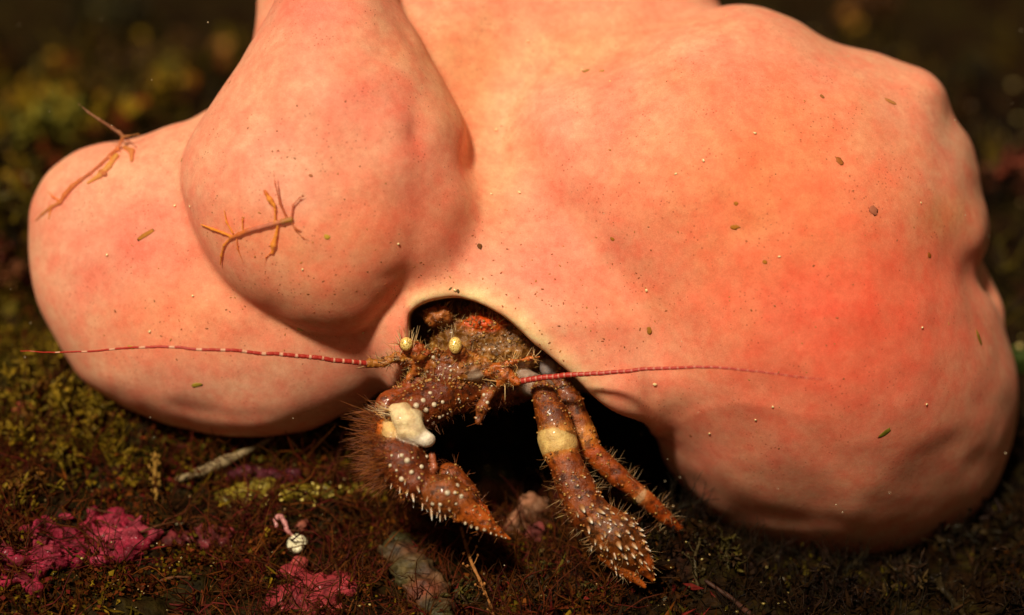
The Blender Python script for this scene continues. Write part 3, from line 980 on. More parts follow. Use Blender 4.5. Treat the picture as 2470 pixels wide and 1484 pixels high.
sp7 = [(580, 1030, 1.1), (655, 1030, 1.4), (740, 980, 1.2), (665, 1095, 1.6), (745, 1055, 1.3), (800, 1035, 1.2), (700, 1170, 1.5), (755, 1165, 1.5), (590, 1120, 1.3), (760, 1105, 1.3), (820, 1080, 1.2), (840, 1125, 1.1), (545, 890, 1.7), (490, 945, 1.9), (540, 960, 1.2), (635, 960, 1.1), (700, 935, 1.1), (745, 965, 1.0), (790, 1000, 1.0), (605, 985, 1.0), (520, 1075, 1.1), (555, 1110, 1.0), (715, 1115, 1.2), (795, 1150, 1.0), (830, 1210, 0.9), (845, 1240, 0.9), (865, 1170, 0.9), (880, 1240, 0.8), (885, 1280, 0.7), (620, 1200, 0.9), (645, 1240, 0.9), (640, 1280, 0.8), (690, 1300, 0.7), (660, 1315, 0.7), (440, 870, 1.6), (410, 910, 1.2), (470, 790, 1.2), (530, 770, 1.2), (410, 730, 1.1), (360, 800, 1.1), (450, 680, 1.0), (340, 720, 1.0), (500, 850, 1.3), (580, 870, 1.1), (620, 900, 1.1), (600, 940, 1.0), (680, 975, 1.0), (720, 1020, 1.1), (780, 960, 0.8), (760, 930, 0.8), (700, 905, 0.8), (810, 1000, 0.9), (850, 1100, 0.8), (865, 1140, 0.8), (640, 1160, 1.1), (560, 1050, 0.9), (480, 1000, 1.1), (500, 1110, 0.9), (720, 1210, 0.9), (800, 1200, 0.9), (380, 650, 0.9), (300, 690, 0.8), (520, 700, 0.8), (420, 800, 1.1), (560, 800, 0.9)]
for (x, y, s) in sp7:
    p, n = on_crab(*c7(x, y))
    put_on_crab("spine", me_spine, p, 0.8 * n + r2 * (1.0 if y > 850 else 0.5), 15 * s * (0.75 if y > 850 else 0.6), 11.5 * s * (1 if y > 850 else 0.6))

# bristles
hid = np.nonzero(hair_ok)[0]


def bristles(name, ids, n, l0, l1, r, cols, bias, spread=0.45, seed=1):
    rg = np.random.default_rng(seed)
    k = Kit()
    for i in rg.choice(ids, n):
        p, nn = CV[i], vn[i]
        for _ in range(rg.integers(1, 4)):
            d = nn + np.asarray(bias) + rg.normal(0, spread, 3)
            d /= np.linalg.norm(d) + 1e-9
            L = rg.uniform(l0, l1)
            q = np.stack([p - d * 2, p + d * L * 0.5, p + d * L + rg.normal(0, 0.06, 3) * L])
            c = np.array(cols[rg.integers(len(cols))]) * rg.uniform(0.6, 1.2)
            k.tube(wpt(q), np.array([r, r * 0.75, r * 0.25]) * K, c, 3, False)
    o = k.build(name, M_seta, crab)
    o["kind"] = "stuff"
    return o


kg = Kit()
rgg = np.random.default_rng(77)
eye_clear = (np.hypot(CV[:, 0] - 1098, CV[:, 1] - 833) > 27) & (np.hypot(CV[:, 0] - 980, CV[:, 1] - 830) > 24)
gi = np.nonzero(eye_clear & hair_ok & (CV[:, 2] > 0) & (vn[:, 2] > -0.2))[0]
hw = np.where(CV[gi, 1] < 940, 2.2, 1.0)
for n_, i in enumerate(rgg.choice(gi, 1300, p=hw / hw.sum())):
    s_ = rgg.uniform(1.6, 4.6) * (1.0 if CV[i, 1] < 940 else 0.8)
    cg = np.array([(0.50, 0.26, 0.05), (0.42, 0.14, 0.02), (0.16, 0.05, 0.012), (0.52, 0.30, 0.08), (0.3, 0.09, 0.015)][rgg.integers(5)])
    kg.blob(wpt(CV[i] + vn[i] * s_ * 0.2), np.array([s_, s_ * rgg.uniform(.7, 1.3), s_ * 0.8]) * K, cg, 0.35, n_, nu=6, nv=5)
og = kg.build("shell_granules", M_crab, crab)
og["kind"] = "stuff"

GOLD = [(0.62, 0.36, 0.12), (0.70, 0.48, 0.22), (0.5, 0.22, 0.06)]
BRIS = [(0.24, 0.06, 0.012), (0.32, 0.10, 0.02), (0.14, 0.03, 0.008)]
cx, cy, cz = CV[:, 0], CV[:, 1], CV[:, 2]
head = np.nonzero(eye_clear & hair_ok & (cy < 935) & (cz > 20) & (cx > 900) & (cx < 1330))[0]
bristles("head_bristles", head, 520, 8, 28, 0.75, GOLD, (0, -0.45, 0.35), 0.5, 1)
lclaw = np.nonzero(hair_ok & (cy > 960) & (cx < 1240))[0]
bristles("claw_bristles", lclaw, 420, 10, 30, 0.65, BRIS, (-0.3, 0.2, 0.2), 0.45, 2)
lout = np.nonzero(hair_ok & (cy > 985) & (cy < 1200) & (cx < 945))[0]
bristles("claw_bristles", lout, 300, 18, 85, 0.6, BRIS, (-0.8, 0.1, -0.1), 0.5, 3)
rleg = np.nonzero(hair_ok & (cy > 1090) & (cx > 1270))[0]
bristles("leg_bristles", rleg, 260, 12, 40, 0.6, [(0.4, 0.2, 0.07), (0.25, 0.1, 0.03), (0.5, 0.32, 0.15)], (-0.1, 0.15, 0.1), 0.45, 4)
tuft = np.nonzero((np.hypot(cx - 983, cy - 822) < 22) | (np.hypot(cx - 1098, cy - 815) < 16))[0]
bristles("eye_bristles", tuft, 16, 22, 38, 1.2, [(0.8, 0.6, 0.32), (0.75, 0.45, 0.2)], (0, -2.2, 0.4), 0.25, 5)
tuft = np.nonzero((np.hypot(cx - 1205, cy - 930) < 14) | ((np.abs(cy - 868) < 14) & (cx > 1215) & (cx < 1305) & (cz > 150)) | ((cx < 970) & (cy < 890)))[0]
bristles("antenna_bristles", tuft, 46, 18, 40, 1.1, [(0.8, 0.55, 0.28), (0.75, 0.4, 0.15)], (0, -0.3, 0.5), 0.7, 6)
knee = np.nonzero((np.hypot(cx - 930, cy - 995) < 18) & (cz > 150))[0]
if len(knee):
    bristles("joint_bristles", knee, 30, 20, 40, 1.0, [(0.75, 0.4, 0.15), (0.8, 0.6, 0.35)], (-1.1, -0.5, 0.5), 0.35, 7)

# ------------------------------------------------------------------ things lying on the sponge
def sponge_sprite(name, label, u, v, ln, wd, ang, col, mat, group=None, cat="speck", nu=10, nv=7, lift=0.02, seed=0):
    p, n = on_sponge(u, v)
    if p is None:
        return None
    nw = vdir(n)
    t = vdir(np.array([math.cos(ang), math.sin(ang), 0.0]))
    t = t - nw * (t @ nw); t /= np.linalg.norm(t)
    s_ = np.cross(nw, t)
    k = Kit()
    c = wpt(p) + nw * wd * lift * K
    k.blob(c, np.array([ln, wd, wd * (0.5 if mat is M_grain else 0.16)]) * 0.5 * K, col, 0.35, seed, rot=np.stack([t, s_, nw], 1), nu=nu, nv=nv)
    o = k.build(name, mat, loc=c)
    return tag(o, label, cat, group)


DB, OG, GN = (0.16, 0.055, 0.012), (0.42, 0.15, 0.015), (0.16, 0.14, 0.012)
FLECKS = [
    (1157, 594, 15, 11, 1.2, DB, "dark brown fleck on the sponge just above the opening's arch"),
    (2024, 388, 21, 15, 0.9, (0.36, 0.11, 0.02), "round brown fleck on the upper right lobe of the sponge"),
    (1983, 232, 13, 9, 1.2, (0.36, 0.14, 0.04), "small brown fleck near the top of the right lobe"),
    (2108, 508, 26, 22, 0.3, (0.42, 0.13, 0.07), "soft dull red lump on the right lobe of the sponge"),
    (2242, 616, 18, 14, 0.2, (0.36, 0.10, 0.015), "brown fleck close to the notch in the right edge"),
    (1566, 798, 17, 14, 1.4, (0.34, 0.15, 0.02), "olive brown crumb in the hollow right of the opening"),
    (1477, 577, 11, 8, 0.5, (0.38, 0.17, 0.02), "tiny ochre fleck in the middle of the sponge"),
    (2135, 1044, 32, 15, -0.6, GN, "green sliver of weed on the lower right lobe"),
    (2362, 818, 64, 22, 0.3, (0.26, 0.17, 0.015), "long olive sliver of weed near the right rim of the sponge"),
    (352, 566, 52, 11, -0.55, (0.45, 0.17, 0.02), "bent orange worm like strand on the left lobe"),
    (474, 930, 26, 12, -0.4, (0.36, 0.25, 0.03), "yellow green crumb low on the left lobe"),
    (723, 795, 16, 11, 1.1, (0.62, 0.46, 0.16), "pale yellow crumb under the edge of the front lobe"),
    (789, 572, 14, 12, 0.3, (0.55, 0.33, 0.04), "yellow crumb to the right of the orange skeleton shrimp"),
    (316, 838, 22, 8, 0.1, (0.50, 0.38, 0.05), "yellow flake just above the left antenna"),
    (438, 386, 13, 11, 0.2, (0.45, 0.30, 0.04), "mustard crumb in the fold at the upper left"),
    (1776, 491, 10, 9, 0.4, OG, "small orange brown dot in the middle of the right lobe"),
    (1772, 548, 24, 11, 0.1, OG, "flat orange smear in the middle of the right lobe"),
    (1452, 171, 14, 10, 0.9, (0.50, 0.28, 0.08), "pale ochre crumb at the upper left of the right lobe"),
    (1414, 171, 17, 10, -0.4, (0.36, 0.19, 0.03), "olive crumb beside a bright grain near the top middle"),
    (1845, 632, 12, 9, 0.3, OG, "faint orange dot right of centre on the right lobe"),
    (2150, 246, 36, 12, 0.1, (0.52, 0.21, 0.06), "faint long ochre smudge below the upper right knob"),
    (750, 424, 9, 7, 0.6, (0.40, 0.13, 0.05), "tiny red brown fleck in the middle of the front lobe"),
    (1105, 702, 9, 7, 1.2, (0.10, 0.06, 0.02), "black speck on the cream lip of the opening, right one"),
    (1086, 697, 10, 5, -0.7, (0.16, 0.10, 0.03), "dark sliver on the cream lip of the opening, left one"),
    (554, 199, 9, 8, 0.9, (0.36, 0.2, 0.05), "brown crumb on the upper left edge of the front lobe"),
    (1666, 1052, 8, 7, 0.2, (0.30, 0.10, 0.03), "small brown fleck on the lower left of the right lobe"),
]
for i, (u, v, ln, wd, an, col, lab) in enumerate(FLECKS):
    sponge_sprite("weed_fleck", lab, u, v, ln, wd, an, col, M_debris, "flecks of debris on the sponge", "fleck", seed=i)
GRAINS = [(1097, 700), (1185, 469), (1253, 464), (1273, 100), (1404, 170), (1472, 197), (1697, 388), (1821, 322), (1880, 619), (2220, 490), (1197, 313), (1579, 927), (1712, 1045), (1823, 1012), (1864, 981), (2234, 975), (2223, 790), (259, 615), (422, 497), (459, 498), (150, 405), (466, 714), (960, 588), (876, 802), (2100, 135), (1752, 40), (362, 800), (1630, 420), (730, 650), (1560, 700)]
for i, (u, v) in enumerate(GRAINS):
    sponge_sprite("sand_grain", "tiny pale glinting sand grain stuck to the pink sponge", u, v, rng.uniform(6, 10.5), rng.uniform(5, 7), rng.uniform(0, 3), (0.88, 0.70, 0.36), M_grain, "sand grains on the sponge", "grain", 6, 5, 0.35, i)
# faint pits and specks nobody would count
k = Kit()
for i in range(300):
    cu, cv, sx, sy = [(1800, 480, 260, 240), (500, 800, 260, 90), (760, 690, 160, 70), (1250, 640, 150, 60), (640, 480, 170, 110), (2050, 800, 250, 200), (1400, 780, 100, 90)][rng.integers(7)]
    u, v = rng.normal(cu, sx), rng.normal(cv, sy)
    p, n = on_sponge(u, v)
    if p is None or p[2] < -150:
        continue
    nw = vdir(n)
    t = vdir(np.array([math.cos(i), math.sin(i), 0.0])); t -= nw * (t @ nw); t /= np.linalg.norm(t)
    s = rng.uniform(1.1, 2.4)
    k.blob(wpt(p), np.array([s * rng.uniform(1, 2.2), s, s * 0.35]) * K, np.array([(0.42, 0.13, 0.05), (0.3, 0.1, 0.03), (0.5, 0.2, 0.05)][i % 3]), 0.3, i, rot=np.stack([t, np.cross(nw, t), nw], 1), nu=6, nv=4)
tag(k.build("silt_specks", M_debris), "fine brown silt specks scattered over the pink sponge", "silt", kind="stuff")


def shrimp(label, parts, col_dark, wobble):
    prims = []
    for P, r, c in parts:
        Q = []
        for (u, v, up) in P:
            p, n = on_sponge(u, v)
            if p is None:
                p = np.array([u, v, wobble], float); n = np.array([0, 0, 1.0])
            Q.append(p + n * (up * 0.45 if up < 19 else up))
        for i in range(len(Q) - 1):
            prims.append((Q[i], Q[i + 1], float(r[i]) * 0.82, float(r[i + 1]) * 0.82, c, 4))
    lo = np.min([np.minimum(p[0], p[1]) for p in prims], 0) - 16
    hi = np.max([np.maximum(p[0], p[1]) for p in prims], 0) + 16
    V, F = sdf_mesh(prims, lo, hi, 2.0)
    V = smooth_mesh(V, F, 2)
    c = prim_colour(prims, V, 2.0)
    o = mesh_obj("skeleton_shrimp", wpt(V), F, M_shrimp, loc=wpt(prims[0][0]), attrs={"tint": c})
    return tag(o, label, "shrimp", "skeleton shrimps on the sponge")


def s1(x, y): return ((440 + x / 4.9475) / 1.0121, (380 + y / 4.9475) / 1.0121)
def s2(x, y): return ((60 + x / 4.497) / 1.0121, (230 + y / 4.497) / 1.0121)


SO, SP, SR = (0.98, 0.36, 0.04), (0.62, 0.20, 0.12), (0.95, 0.26, 0.06)
def q1(*P): return [(*s1(x, y), up) for x, y, up in P]
def q2(*P): return [(*s2(x, y), up) for x, y, up in P]


shrimp("orange skeleton shrimp with dark back and one raised claw on the front lobe", [
    (q1((1340, 770, 12), (1240, 790, 12)), [7, 7.5], (0.46, 0.24, 0.03)),
    (q1((1240, 790, 12), (1090, 830, 10), (950, 870, 9), (830, 900, 8)), [6.5, 6.5, 6.5, 6.5], SP),
    (q1((830, 900, 8), (720, 950, 7), (620, 990, 6)), [7, 7, 5], (0.7, 0.18, 0.03)),
    (q1((620, 990, 6), (540, 1080, 7), (510, 1200, 8), (500, 1310, 10)), [4, 4, 4, 2], SO),
    (q1((620, 970, 6), (520, 925, 8), (400, 880, 10), (270, 825, 12)), [4, 4, 4, 2], SO),
    (q1((640, 930, 6), (570, 800, 9), (545, 650, 12)), [3, 3, 1.5], SO),
    (q1((690, 1010, 6), (700, 1120, 7), (770, 1290, 8)), [2.5, 2.5, 1], SR),
    (q1((760, 880, 8), (760, 780, 9), (780, 700, 10)), [2.5, 2, 1], SO),
    (q1((1150, 800, 12), (1150, 650, 14), (1140, 590, 15)), [3.5, 3, 4], SO),
    (q1((1140, 600, 15), (1090, 530, 16), (1050, 470, 17)), [5, 8, 4], SO),
    (q1((1050, 460, 17), (1030, 430, 17)), [6, 5], (0.75, 0.16, 0.02)),
    (q1((1180, 850, 10), (1160, 960, 9), (1130, 1080, 8), (1120, 1180, 8)), [4, 5, 9, 3], SO),
    (q1((1110, 1160, 8), (1040, 1220, 7), (1015, 1350, 6)), [2.5, 1.6, 1], SR),
    (q1((1290, 750, 12), (1210, 580, 16), (1160, 350, 20), (1135, 120, 24)), [4, 3.5, 2.4, 0.8], (0.66, 0.16, 0.06)),
    (q1((1345, 740, 12), (1360, 600, 14), (1440, 510, 16), (1540, 475, 18)), [3, 2.4, 2, 1], (0.66, 0.16, 0.07)),
    (q1((1350, 810, 12), (1390, 890, 11), (1480, 985, 10), (1600, 1030, 10)), [2.6, 2, 1.6, 0.9], (0.66, 0.18, 0.06)),
    (q1((1390, 860, 11), (1440, 900, 11), (1480, 890, 11)), [2, 1.6, 0.9], (0.66, 0.18, 0.06)),
], SP, 0)
shrimp("reddish skeleton shrimp lying along the top of the left lobe with raised antennae", [
    (q2((1070, 500, 10), (1020, 620, 9), (940, 690, 9)), [5, 6, 6], (0.62, 0.15, 0.03)),
    (q2((940, 690, 9), (840, 780, 8), (720, 880, 7), (620, 950, 7)), [6, 4.5, 4.5, 5.5], (0.55, 0.13, 0.03)),
    (q2((620, 950, 7), (530, 1020, 6), (450, 1110, 6), (400, 1190, 5)), [6, 8, 8, 6], (0.68, 0.19, 0.03)),
    (q2((400, 1190, 5), (300, 1240, 5), (210, 1310, 4), (130, 1390, 4)), [6, 5.5, 4, 2.5], (0.70, 0.26, 0.06)),
    (q2((400, 1180, 5), (320, 1130, 8), (265, 1070, 10)), [4, 3, 1.5], SR),
    (q2((300, 1240, 5), (270, 1370, 4)), [3.5, 2], SO),
    (q2((1010, 690, 9), (930, 800, 6), (830, 900, 5), (700, 980, 5)), [8, 9, 8, 4], (0.78, 0.38, 0.06)),
    (q2((840, 860, 9), (890, 890, 10)), [7, 7], (0.50, 0.12, 0.02)),
    (q2((940, 690, 9), (960, 750, 9), (900, 790, 8)), [3, 3, 2], SR),
    (q2((1100, 600, 10), (1180, 640, 8), (1180, 740, 6)), [6, 9, 5], (0.70, 0.26, 0.06)),
    (q2((1070, 500, 10), (1080, 470, 12), (1040, 410, 14)), [5, 4, 3.5], (0.50, 0.18, 0.06)),
    (q2((1080, 470, 12), (1130, 460, 14), (1250, 440, 16), (1300, 480, 18)), [4, 2.5, 1.8, 0.8], (0.5, 0.2, 0.05)),
    (q2((1060, 440, 12), (960, 370, 18), (820, 280, 22), (700, 200, 26), (590, 105, 30)), [5, 4.5, 3.6, 3, 1], (0.40, 0.18, 0.10)),
    (q2((1130, 520, 12), (1230, 600, 14), (1365, 725, 16)), [2.5, 1.3, 0.6], (0.45, 0.10, 0.04)),
    (q2((980, 560, 10), (1040, 640, 14), (1110, 710, 14)), [1.6, 1.4, 0.8], SR),
], SP, -60)

# ------------------------------------------------------------------ growth on the sea bed
def strand_batch(P0, D, L, r, col, segs=5, n=3, curl=0.6, rg=rng):
    m = len(P0)
    D = D / np.linalg.norm(D, axis=1)[:, None]
    ax = rg.normal(0, 1, (m, 3)); ax -= D * (ax * D).sum(1)[:, None]; ax /= np.linalg.norm(ax, axis=1)[:, None]
    bx = np.cross(D, ax)
    cu = rg.uniform(-curl, curl, m)[:, None] * L[:, None]
    ph = rg.uniform(0, 6.28, m)[:, None]
    t = np.linspace(0, 1, segs + 1)
    V = []
    for s in t:
        c = P0 + D * (L[:, None] * s) + ax * cu * s * s + bx * (0.10 * L[:, None]) * np.sin(ph + s * 7)
        rr = r * (1 - 0.75 * s)
        for j in range(n):
            th = 6.2832 * j / n
            V.append(c + (ax * math.cos(th) + bx * math.sin(th)) * rr[:, None])
    V = np.stack(V, 1).reshape(-1, 3)
    per = (segs + 1) * n
    base = (np.arange(m) * per)[:, None, None]
    q = np.array([(i * n + j, i * n + (j + 1) % n, (i + 1) * n + (j + 1) % n, (i + 1) * n + j) for i in range(segs) for j in range(n)])
    F = (base + q[None]).reshape(-1, 4)
    return V, F, np.repeat(col, per, 0)


def scatter(m, x0, x1, y0, y1, rg):
    x, y = rg.uniform(x0, x1, m), rg.uniform(y0, y1, m)
    return x, y


def turf(name, label, cat, x, y, palette, l0, l1, r0, r1, per, spread, up=0.8, segs=5, seed=1, curl=0.7):
    rg = np.random.default_rng(seed)
    m = len(x)
    P0 = np.stack([x, y, bed_z(x, y) - 4], 1)
    P0 = np.repeat(P0, per, 0) + rg.normal(0, spread, (m * per, 3)) * np.array([1, 1, 0.1])
    D = rg.normal(0, 0.6, (m * per, 3)); D[:, 2] = np.abs(D[:, 2]) * 0.5 + up
    L = rg.uniform(l0, l1, m * per)
    col = np.repeat(np.array(palette)[rg.integers(0, len(palette), m)], per, 0) * rg.uniform(0.55, 1.4, (m * per, 1))
    V, F, c = strand_batch(P0, D, L, rg.uniform(r0, r1, m * per), col, segs, 3, curl, rg)
    o = mesh_obj(name, V * K, F, M_turf, attrs={"tint": c})
    return tag(o, label, cat, kind="stuff")


def leaf_turf(name, label, cat, x, y, palette, size, spread, hgt, per, seed, slim=1.0):
    """clumps of small bent flakes, two joined faces each"""
    rg = np.random.default_rng(seed)
    m = len(x) * per
    hs = np.repeat(rg.uniform(0.3, 1.2, len(x)) * hgt, per)
    X = np.repeat(x, per) + rg.normal(0, spread, m); Y = np.repeat(y, per) + rg.normal(0, spread, m)
    P = np.stack([X, Y, bed_z(X, Y) + rg.uniform(-0.1, 1, m) ** 1.5 * hs], 1)
    D = rg.normal(0, 1, (m, 3)); D[:, 2] += 0.5; D /= np.linalg.norm(D, axis=1)[:, None]
    S = np.cross(D, rg.normal(0, 1, (m, 3))); S /= np.linalg.norm(S, axis=1)[:, None]
    Nn = np.cross(D, S)
    L = rg.uniform(0.4, 1.3, m)[:, None] * size
    Wd = L * rg.uniform(0.25, 0.6, m)[:, None] * slim
    b1 = rg.uniform(-0.4, 0.4, m)[:, None] * L
    V = np.stack([P, P + D * L * .35 + S * Wd, P + D * L * .5 + Nn * b1, P + D * L * .35 - S * Wd, P + D * L + Nn * b1 * 2.2], 1).reshape(-1, 3)
    base = (np.arange(m) * 5)[:, None, None]
    F = (base + np.array([[0, 1, 2], [0, 2, 3], [1, 4, 2], [2, 4, 3]])[None]).reshape(-1, 3)
    pc = np.repeat(np.array(palette)[rg.integers(0, len(palette), len(x))], per, 0) * rg.uniform(0.4, 1.5, (m, 1))
    o = mesh_obj(name, V * K, F, M_flake, attrs={"tint": np.repeat(pc, 5, 0)})
    return tag(o, label, cat, kind="stuff")


def patchy(m, x0, x1, y0, y1, rg, sc=170, seed=41, th=0.0):
    x, y = rg.uniform(x0, x1, m), rg.uniform(y0, y1, m)
    k_ = fbm(x / sc, y / sc, 0.5, 2, seed) > th
    return x[k_], y[k_]


rg = np.random.default_rng(3)
RB = [(0.105, 0.020, 0.005), (0.085, 0.026, 0.004), (0.15, 0.042, 0.006), (0.06, 0.02, 0.003), (0.12, 0.012, 0.009)]
OL = [(0.16, 0.10, 0.005), (0.085, 0.058, 0.004), (0.22, 0.135, 0.008), (0.06, 0.044, 0.004)]
DK_FALLOFF = [(0.018, 0.008, 0.003), (0.012, 0.008, 0.003), (0.026, 0.011, 0.003), (0.012, 0.005, 0.003)]  # dark brown weed, its colour darkened further to paint the light's falloff
x, y = patchy(1500, -1350, 250, -300, 330, rg, 150, 41, -0.1)
turf("red_algae_turf", "red brown filament turf over the lower left sea bed", "algae", x, y, RB, 40, 150, 1.4, 4.2, 5, 14, 0.25, 6, 31, 1.1)
x, y = patchy(2600, -1350, 300, -330, 380, rg, 120, 43, 0.1)
leaf_turf("mossy_algae_turf", "flaky red and olive mossy clumps on the lower left sea bed", "algae", x, y, RB + OL[:2] + RB[:2], 12, 22, 40, 24, 61)
x, y = rg.uniform(-1700, -250, 700), rg.uniform(250, 1000, 700)
turf("olive_algae_turf", "olive and brown filament turf on the mound at the left", "algae", x, y, OL + RB[:2], 30, 110, 1.5, 3.5, 5, 12, 0.6, 5, 32)
x, y = patchy(1600, -1750, -200, 200, 1000, rg, 140, 44, 0.0)
leaf_turf("mossy_olive_turf", "flaky olive and brown mossy clumps on the left mound", "algae", x, y, OL + OL + RB[:2], 16, 24, 60, 20, 62)
x, y = rg.uniform(0, 1900, 1000), rg.uniform(-400, 900, 1000)
turf("dark_algae_turf", "brown filament turf, coloured near black for fading light, under and right of the sponge", "algae", x, y, DK_FALLOFF, 30, 120, 1.5, 3.5, 5, 14, 0.5, 5, 33)
x, y = patchy(2200, 100, 1900, -420, 700, rg, 130, 45, 0.1)
leaf_turf("mossy_dark_turf", "flaky brown mossy clumps, coloured dark for fading light, under and right of the claws", "algae", x, y, DK_FALLOFF + DK_FALLOFF + [OL[3], RB[3]], 14, 24, 40, 18, 63)
x, y = rg.uniform(-2300, 2300, 1200), rg.uniform(900, 3600, 1200)
turf("distant_algae_turf", "dark brown and olive turf on the sea bed behind the sponge", "algae", x, y, DK_FALLOFF + DK_FALLOFF + OL[:2] + RB[1:2], 60, 220, 3, 8, 5, 30, 0.7, 4, 34)
x, y = patchy(1500, -2300, 300, 900, 3200, rg, 260, 46, 0.05)
leaf_turf("mossy_distant_turf", "flaky brown and olive clumps on the sea bed behind the left lobe", "algae", x, y, OL + OL + DK_FALLOFF + RB[:3] + [(0.3, 0.17, 0.015)], 60, 60, 170, 12, 64)


x, y = patchy(330, -1350, 500, -330, 420, rg, 120, 47, 0.0)
leaf_turf("ribbon_algae_turf", "long narrow red brown and olive ribbons on the lower sea bed", "algae", x, y, RB + RB + OL[1:], 46, 22, 40, 8, 65, 0.22)
x, y = patchy(500, 200, 1900, -420, 500, rg, 120, 48, 0.0)
leaf_turf("ribbon_dark_turf", "long narrow ribbons, coloured near black for fading light, on the lower right sea bed", "algae", x, y, DK_FALLOFF, 46, 24, 50, 8, 66, 0.22)


def leafy(name, label, u, v, n, size, L, cols, cat="algae", group=None, seed=0, up=1.0, lift=0, xy=None):
    """a tuft: branching stems that carry many small bent leaves"""
    rg = np.random.default_rng(seed)
    p0 = on_bed(u, v) if xy is None else np.array([xy[0], xy[1], bed_z(*xy)])
    k = Kit()
    for s in range(n):
        b = p0 + rg.normal(0, size * 0.35, 3) * np.array([1, 1, 0.05])
        b[2] = bed_z(b[0], b[1]) - 4
        d = rg.normal(0, 0.55, 3); d[2] = abs(d[2]) + up; d /= np.linalg.norm(d)
        hgt = size * rg.uniform(0.5, 1.1)
        P = np.stack([b + d * hgt * t + rg.normal(0, 0.05, 3) * hgt * t for t in np.linspace(0, 1, 5)])
        c = np.array(cols[rg.integers(len(cols))]) * rg.uniform(0.7, 1.25)
        k.tube(P * K, np.linspace(3.0, 1.0, 5) * K, c * 0.7, 4)
        for q in range(rg.integers(7, 13)):
            t = rg.uniform(0.2, 1.0)
            bb = P[int(t * 4)] + (P[min(4, int(t * 4) + 1)] - P[int(t * 4)]) * (t * 4 % 1)
            ld = d * 0.5 + rg.normal(0, 0.8, 3)
            k.leaf(bb * K, ld, rg.normal(0, 1, 3), L * rg.uniform(0.5, 1.2) * K, L * rg.uniform(0.3, 0.6) * K, c * rg.uniform(0.6, 1.35), rg.uniform(-0.6, 0.6), 3)
    o = k.build(name, M_leaf, loc=p0 * K)
    return tag(o, label, cat, group)


LO = [(0.24, 0.15, 0.008), (0.16, 0.105, 0.006), (0.30, 0.19, 0.014), (0.17, 0.07, 0.008)]
for i, (u, v, n, sz, L, lab) in enumerate([
    (60, 935, 26, 90, 26, "olive leafy tuft at the left edge of the photo"),
    (150, 1000, 34, 110, 28, "large yellow olive leafy tuft below the left lobe"),
    (245, 1030, 26, 85, 24, "curly mustard tuft left of the dark gap under the left lobe"),
    (165, 1110, 24, 70, 22, "brown olive tuft below the largest yellow tuft"),
    (60, 1075, 20, 80, 26, "dark olive tuft with broad leaves at the lower left edge"),
    (285, 1105, 14, 46, 18, "small yellow brown tuft at the rim of the dark gap"),
    (60, 1190, 18, 80, 26, "shadowed green tuft above the pink crust"),
]):
    leafy("olive_algae_tuft", lab, u, v, n, sz, L, LO, group="olive algae tufts on the left mound", seed=50 + i)
for i, (u, v, n, sz, L, cols, lab) in enumerate([
    (60, 560, 16, 160, 60, [(0.154, 0.121, 0.0185), (0.11, 0.066, 0.0154)], "blurred olive weed behind the left lobe's outer edge"),
    (130, 370, 18, 200, 70, [(0.22, 0.187, 0.0185), (0.132, 0.132, 0.0185)], "blurred green weed behind the upper left of the sponge"),
    (300, 240, 16, 190, 70, [(0.143, 0.11, 0.0154), (0.088, 0.044, 0.0123)], "blurred brown olive weed behind the notch of the sponge"),
    (420, 180, 14, 170, 60, [(0.154, 0.088, 0.0154), (0.11, 0.0484, 0.0123)], "blurred brown weed left of the front lobe's upper edge"),
    (250, 80, 16, 200, 70, [(0.03, 0.025, 0.010), (0.05, 0.04, 0.01)], "very dark weed in the upper left corner area"),
    (2440, 470, 16, 130, 50, [(0.154, 0.0308, 0.0154), (0.088, 0.0264, 0.0123)], "dark red weed at the right edge beside the sponge"),
    (2350, 230, 12, 160, 55, [(0.028, 0.022, 0.007), (0.02, 0.014, 0.006)], "dim olive weed beyond the upper right knob"),
    (2100, 40, 12, 160, 55, [(0.11, 0.044, 0.0123), (0.077, 0.0484, 0.0092)], "dim brown weed beyond the top of the right lobe"),
    (30, 700, 18, 110, 46, [(0.187, 0.0308, 0.0216), (0.132, 0.044, 0.0154)], "dark crimson weed behind the left edge of the sponge"),
]):
    leafy("blurred_algae", lab, u, v, n, sz, L, cols, group="weeds behind the sponge", seed=80 + i)
for i, (u, v, n, sz, L, lab) in enumerate([
    (2440, 1130, 12, 150, 30, "near black weed rising beside the lower right edge of the sponge"),
    (2360, 1330, 14, 150, 30, "near black weed in front of the sponge's lower right foot"),
    (2190, 1420, 12, 110, 28, "dark brown weed at the bottom right below the sponge"),
    (2020, 1440, 12, 90, 26, "dim brown weed below the middle of the right lobe"),
]):
    leafy("dark_weed", lab, u, v, n, sz, L, DK_FALLOFF + [(0.035, 0.02, 0.005)], group="dark weeds at the lower right", seed=140 + i)  # dark weeds, their near black also paints the light fading in this corner
for i, (u, v, n, sz, L, lab) in enumerate([
    (1750, 1350, 10, 70, 24, "dim brown leafy weed right of the claw tips"),
    (1300, 1420, 14, 60, 22, "dim olive leafy weed between claw and right claw"),
    (1120, 1450, 16, 70, 24, "olive weed at the bottom centre beside the blade stone"),
    (1420, 1450, 10, 50, 18, "dim reddish weed at the bottom below the right claw"),
]):
    leafy("dark_algae_tuft", lab, u, v, n, sz, L, [(0.06, 0.045, 0.01), (0.045, 0.022, 0.008), (0.08, 0.06, 0.01)], group="dark weeds near the claws", seed=120 + i)


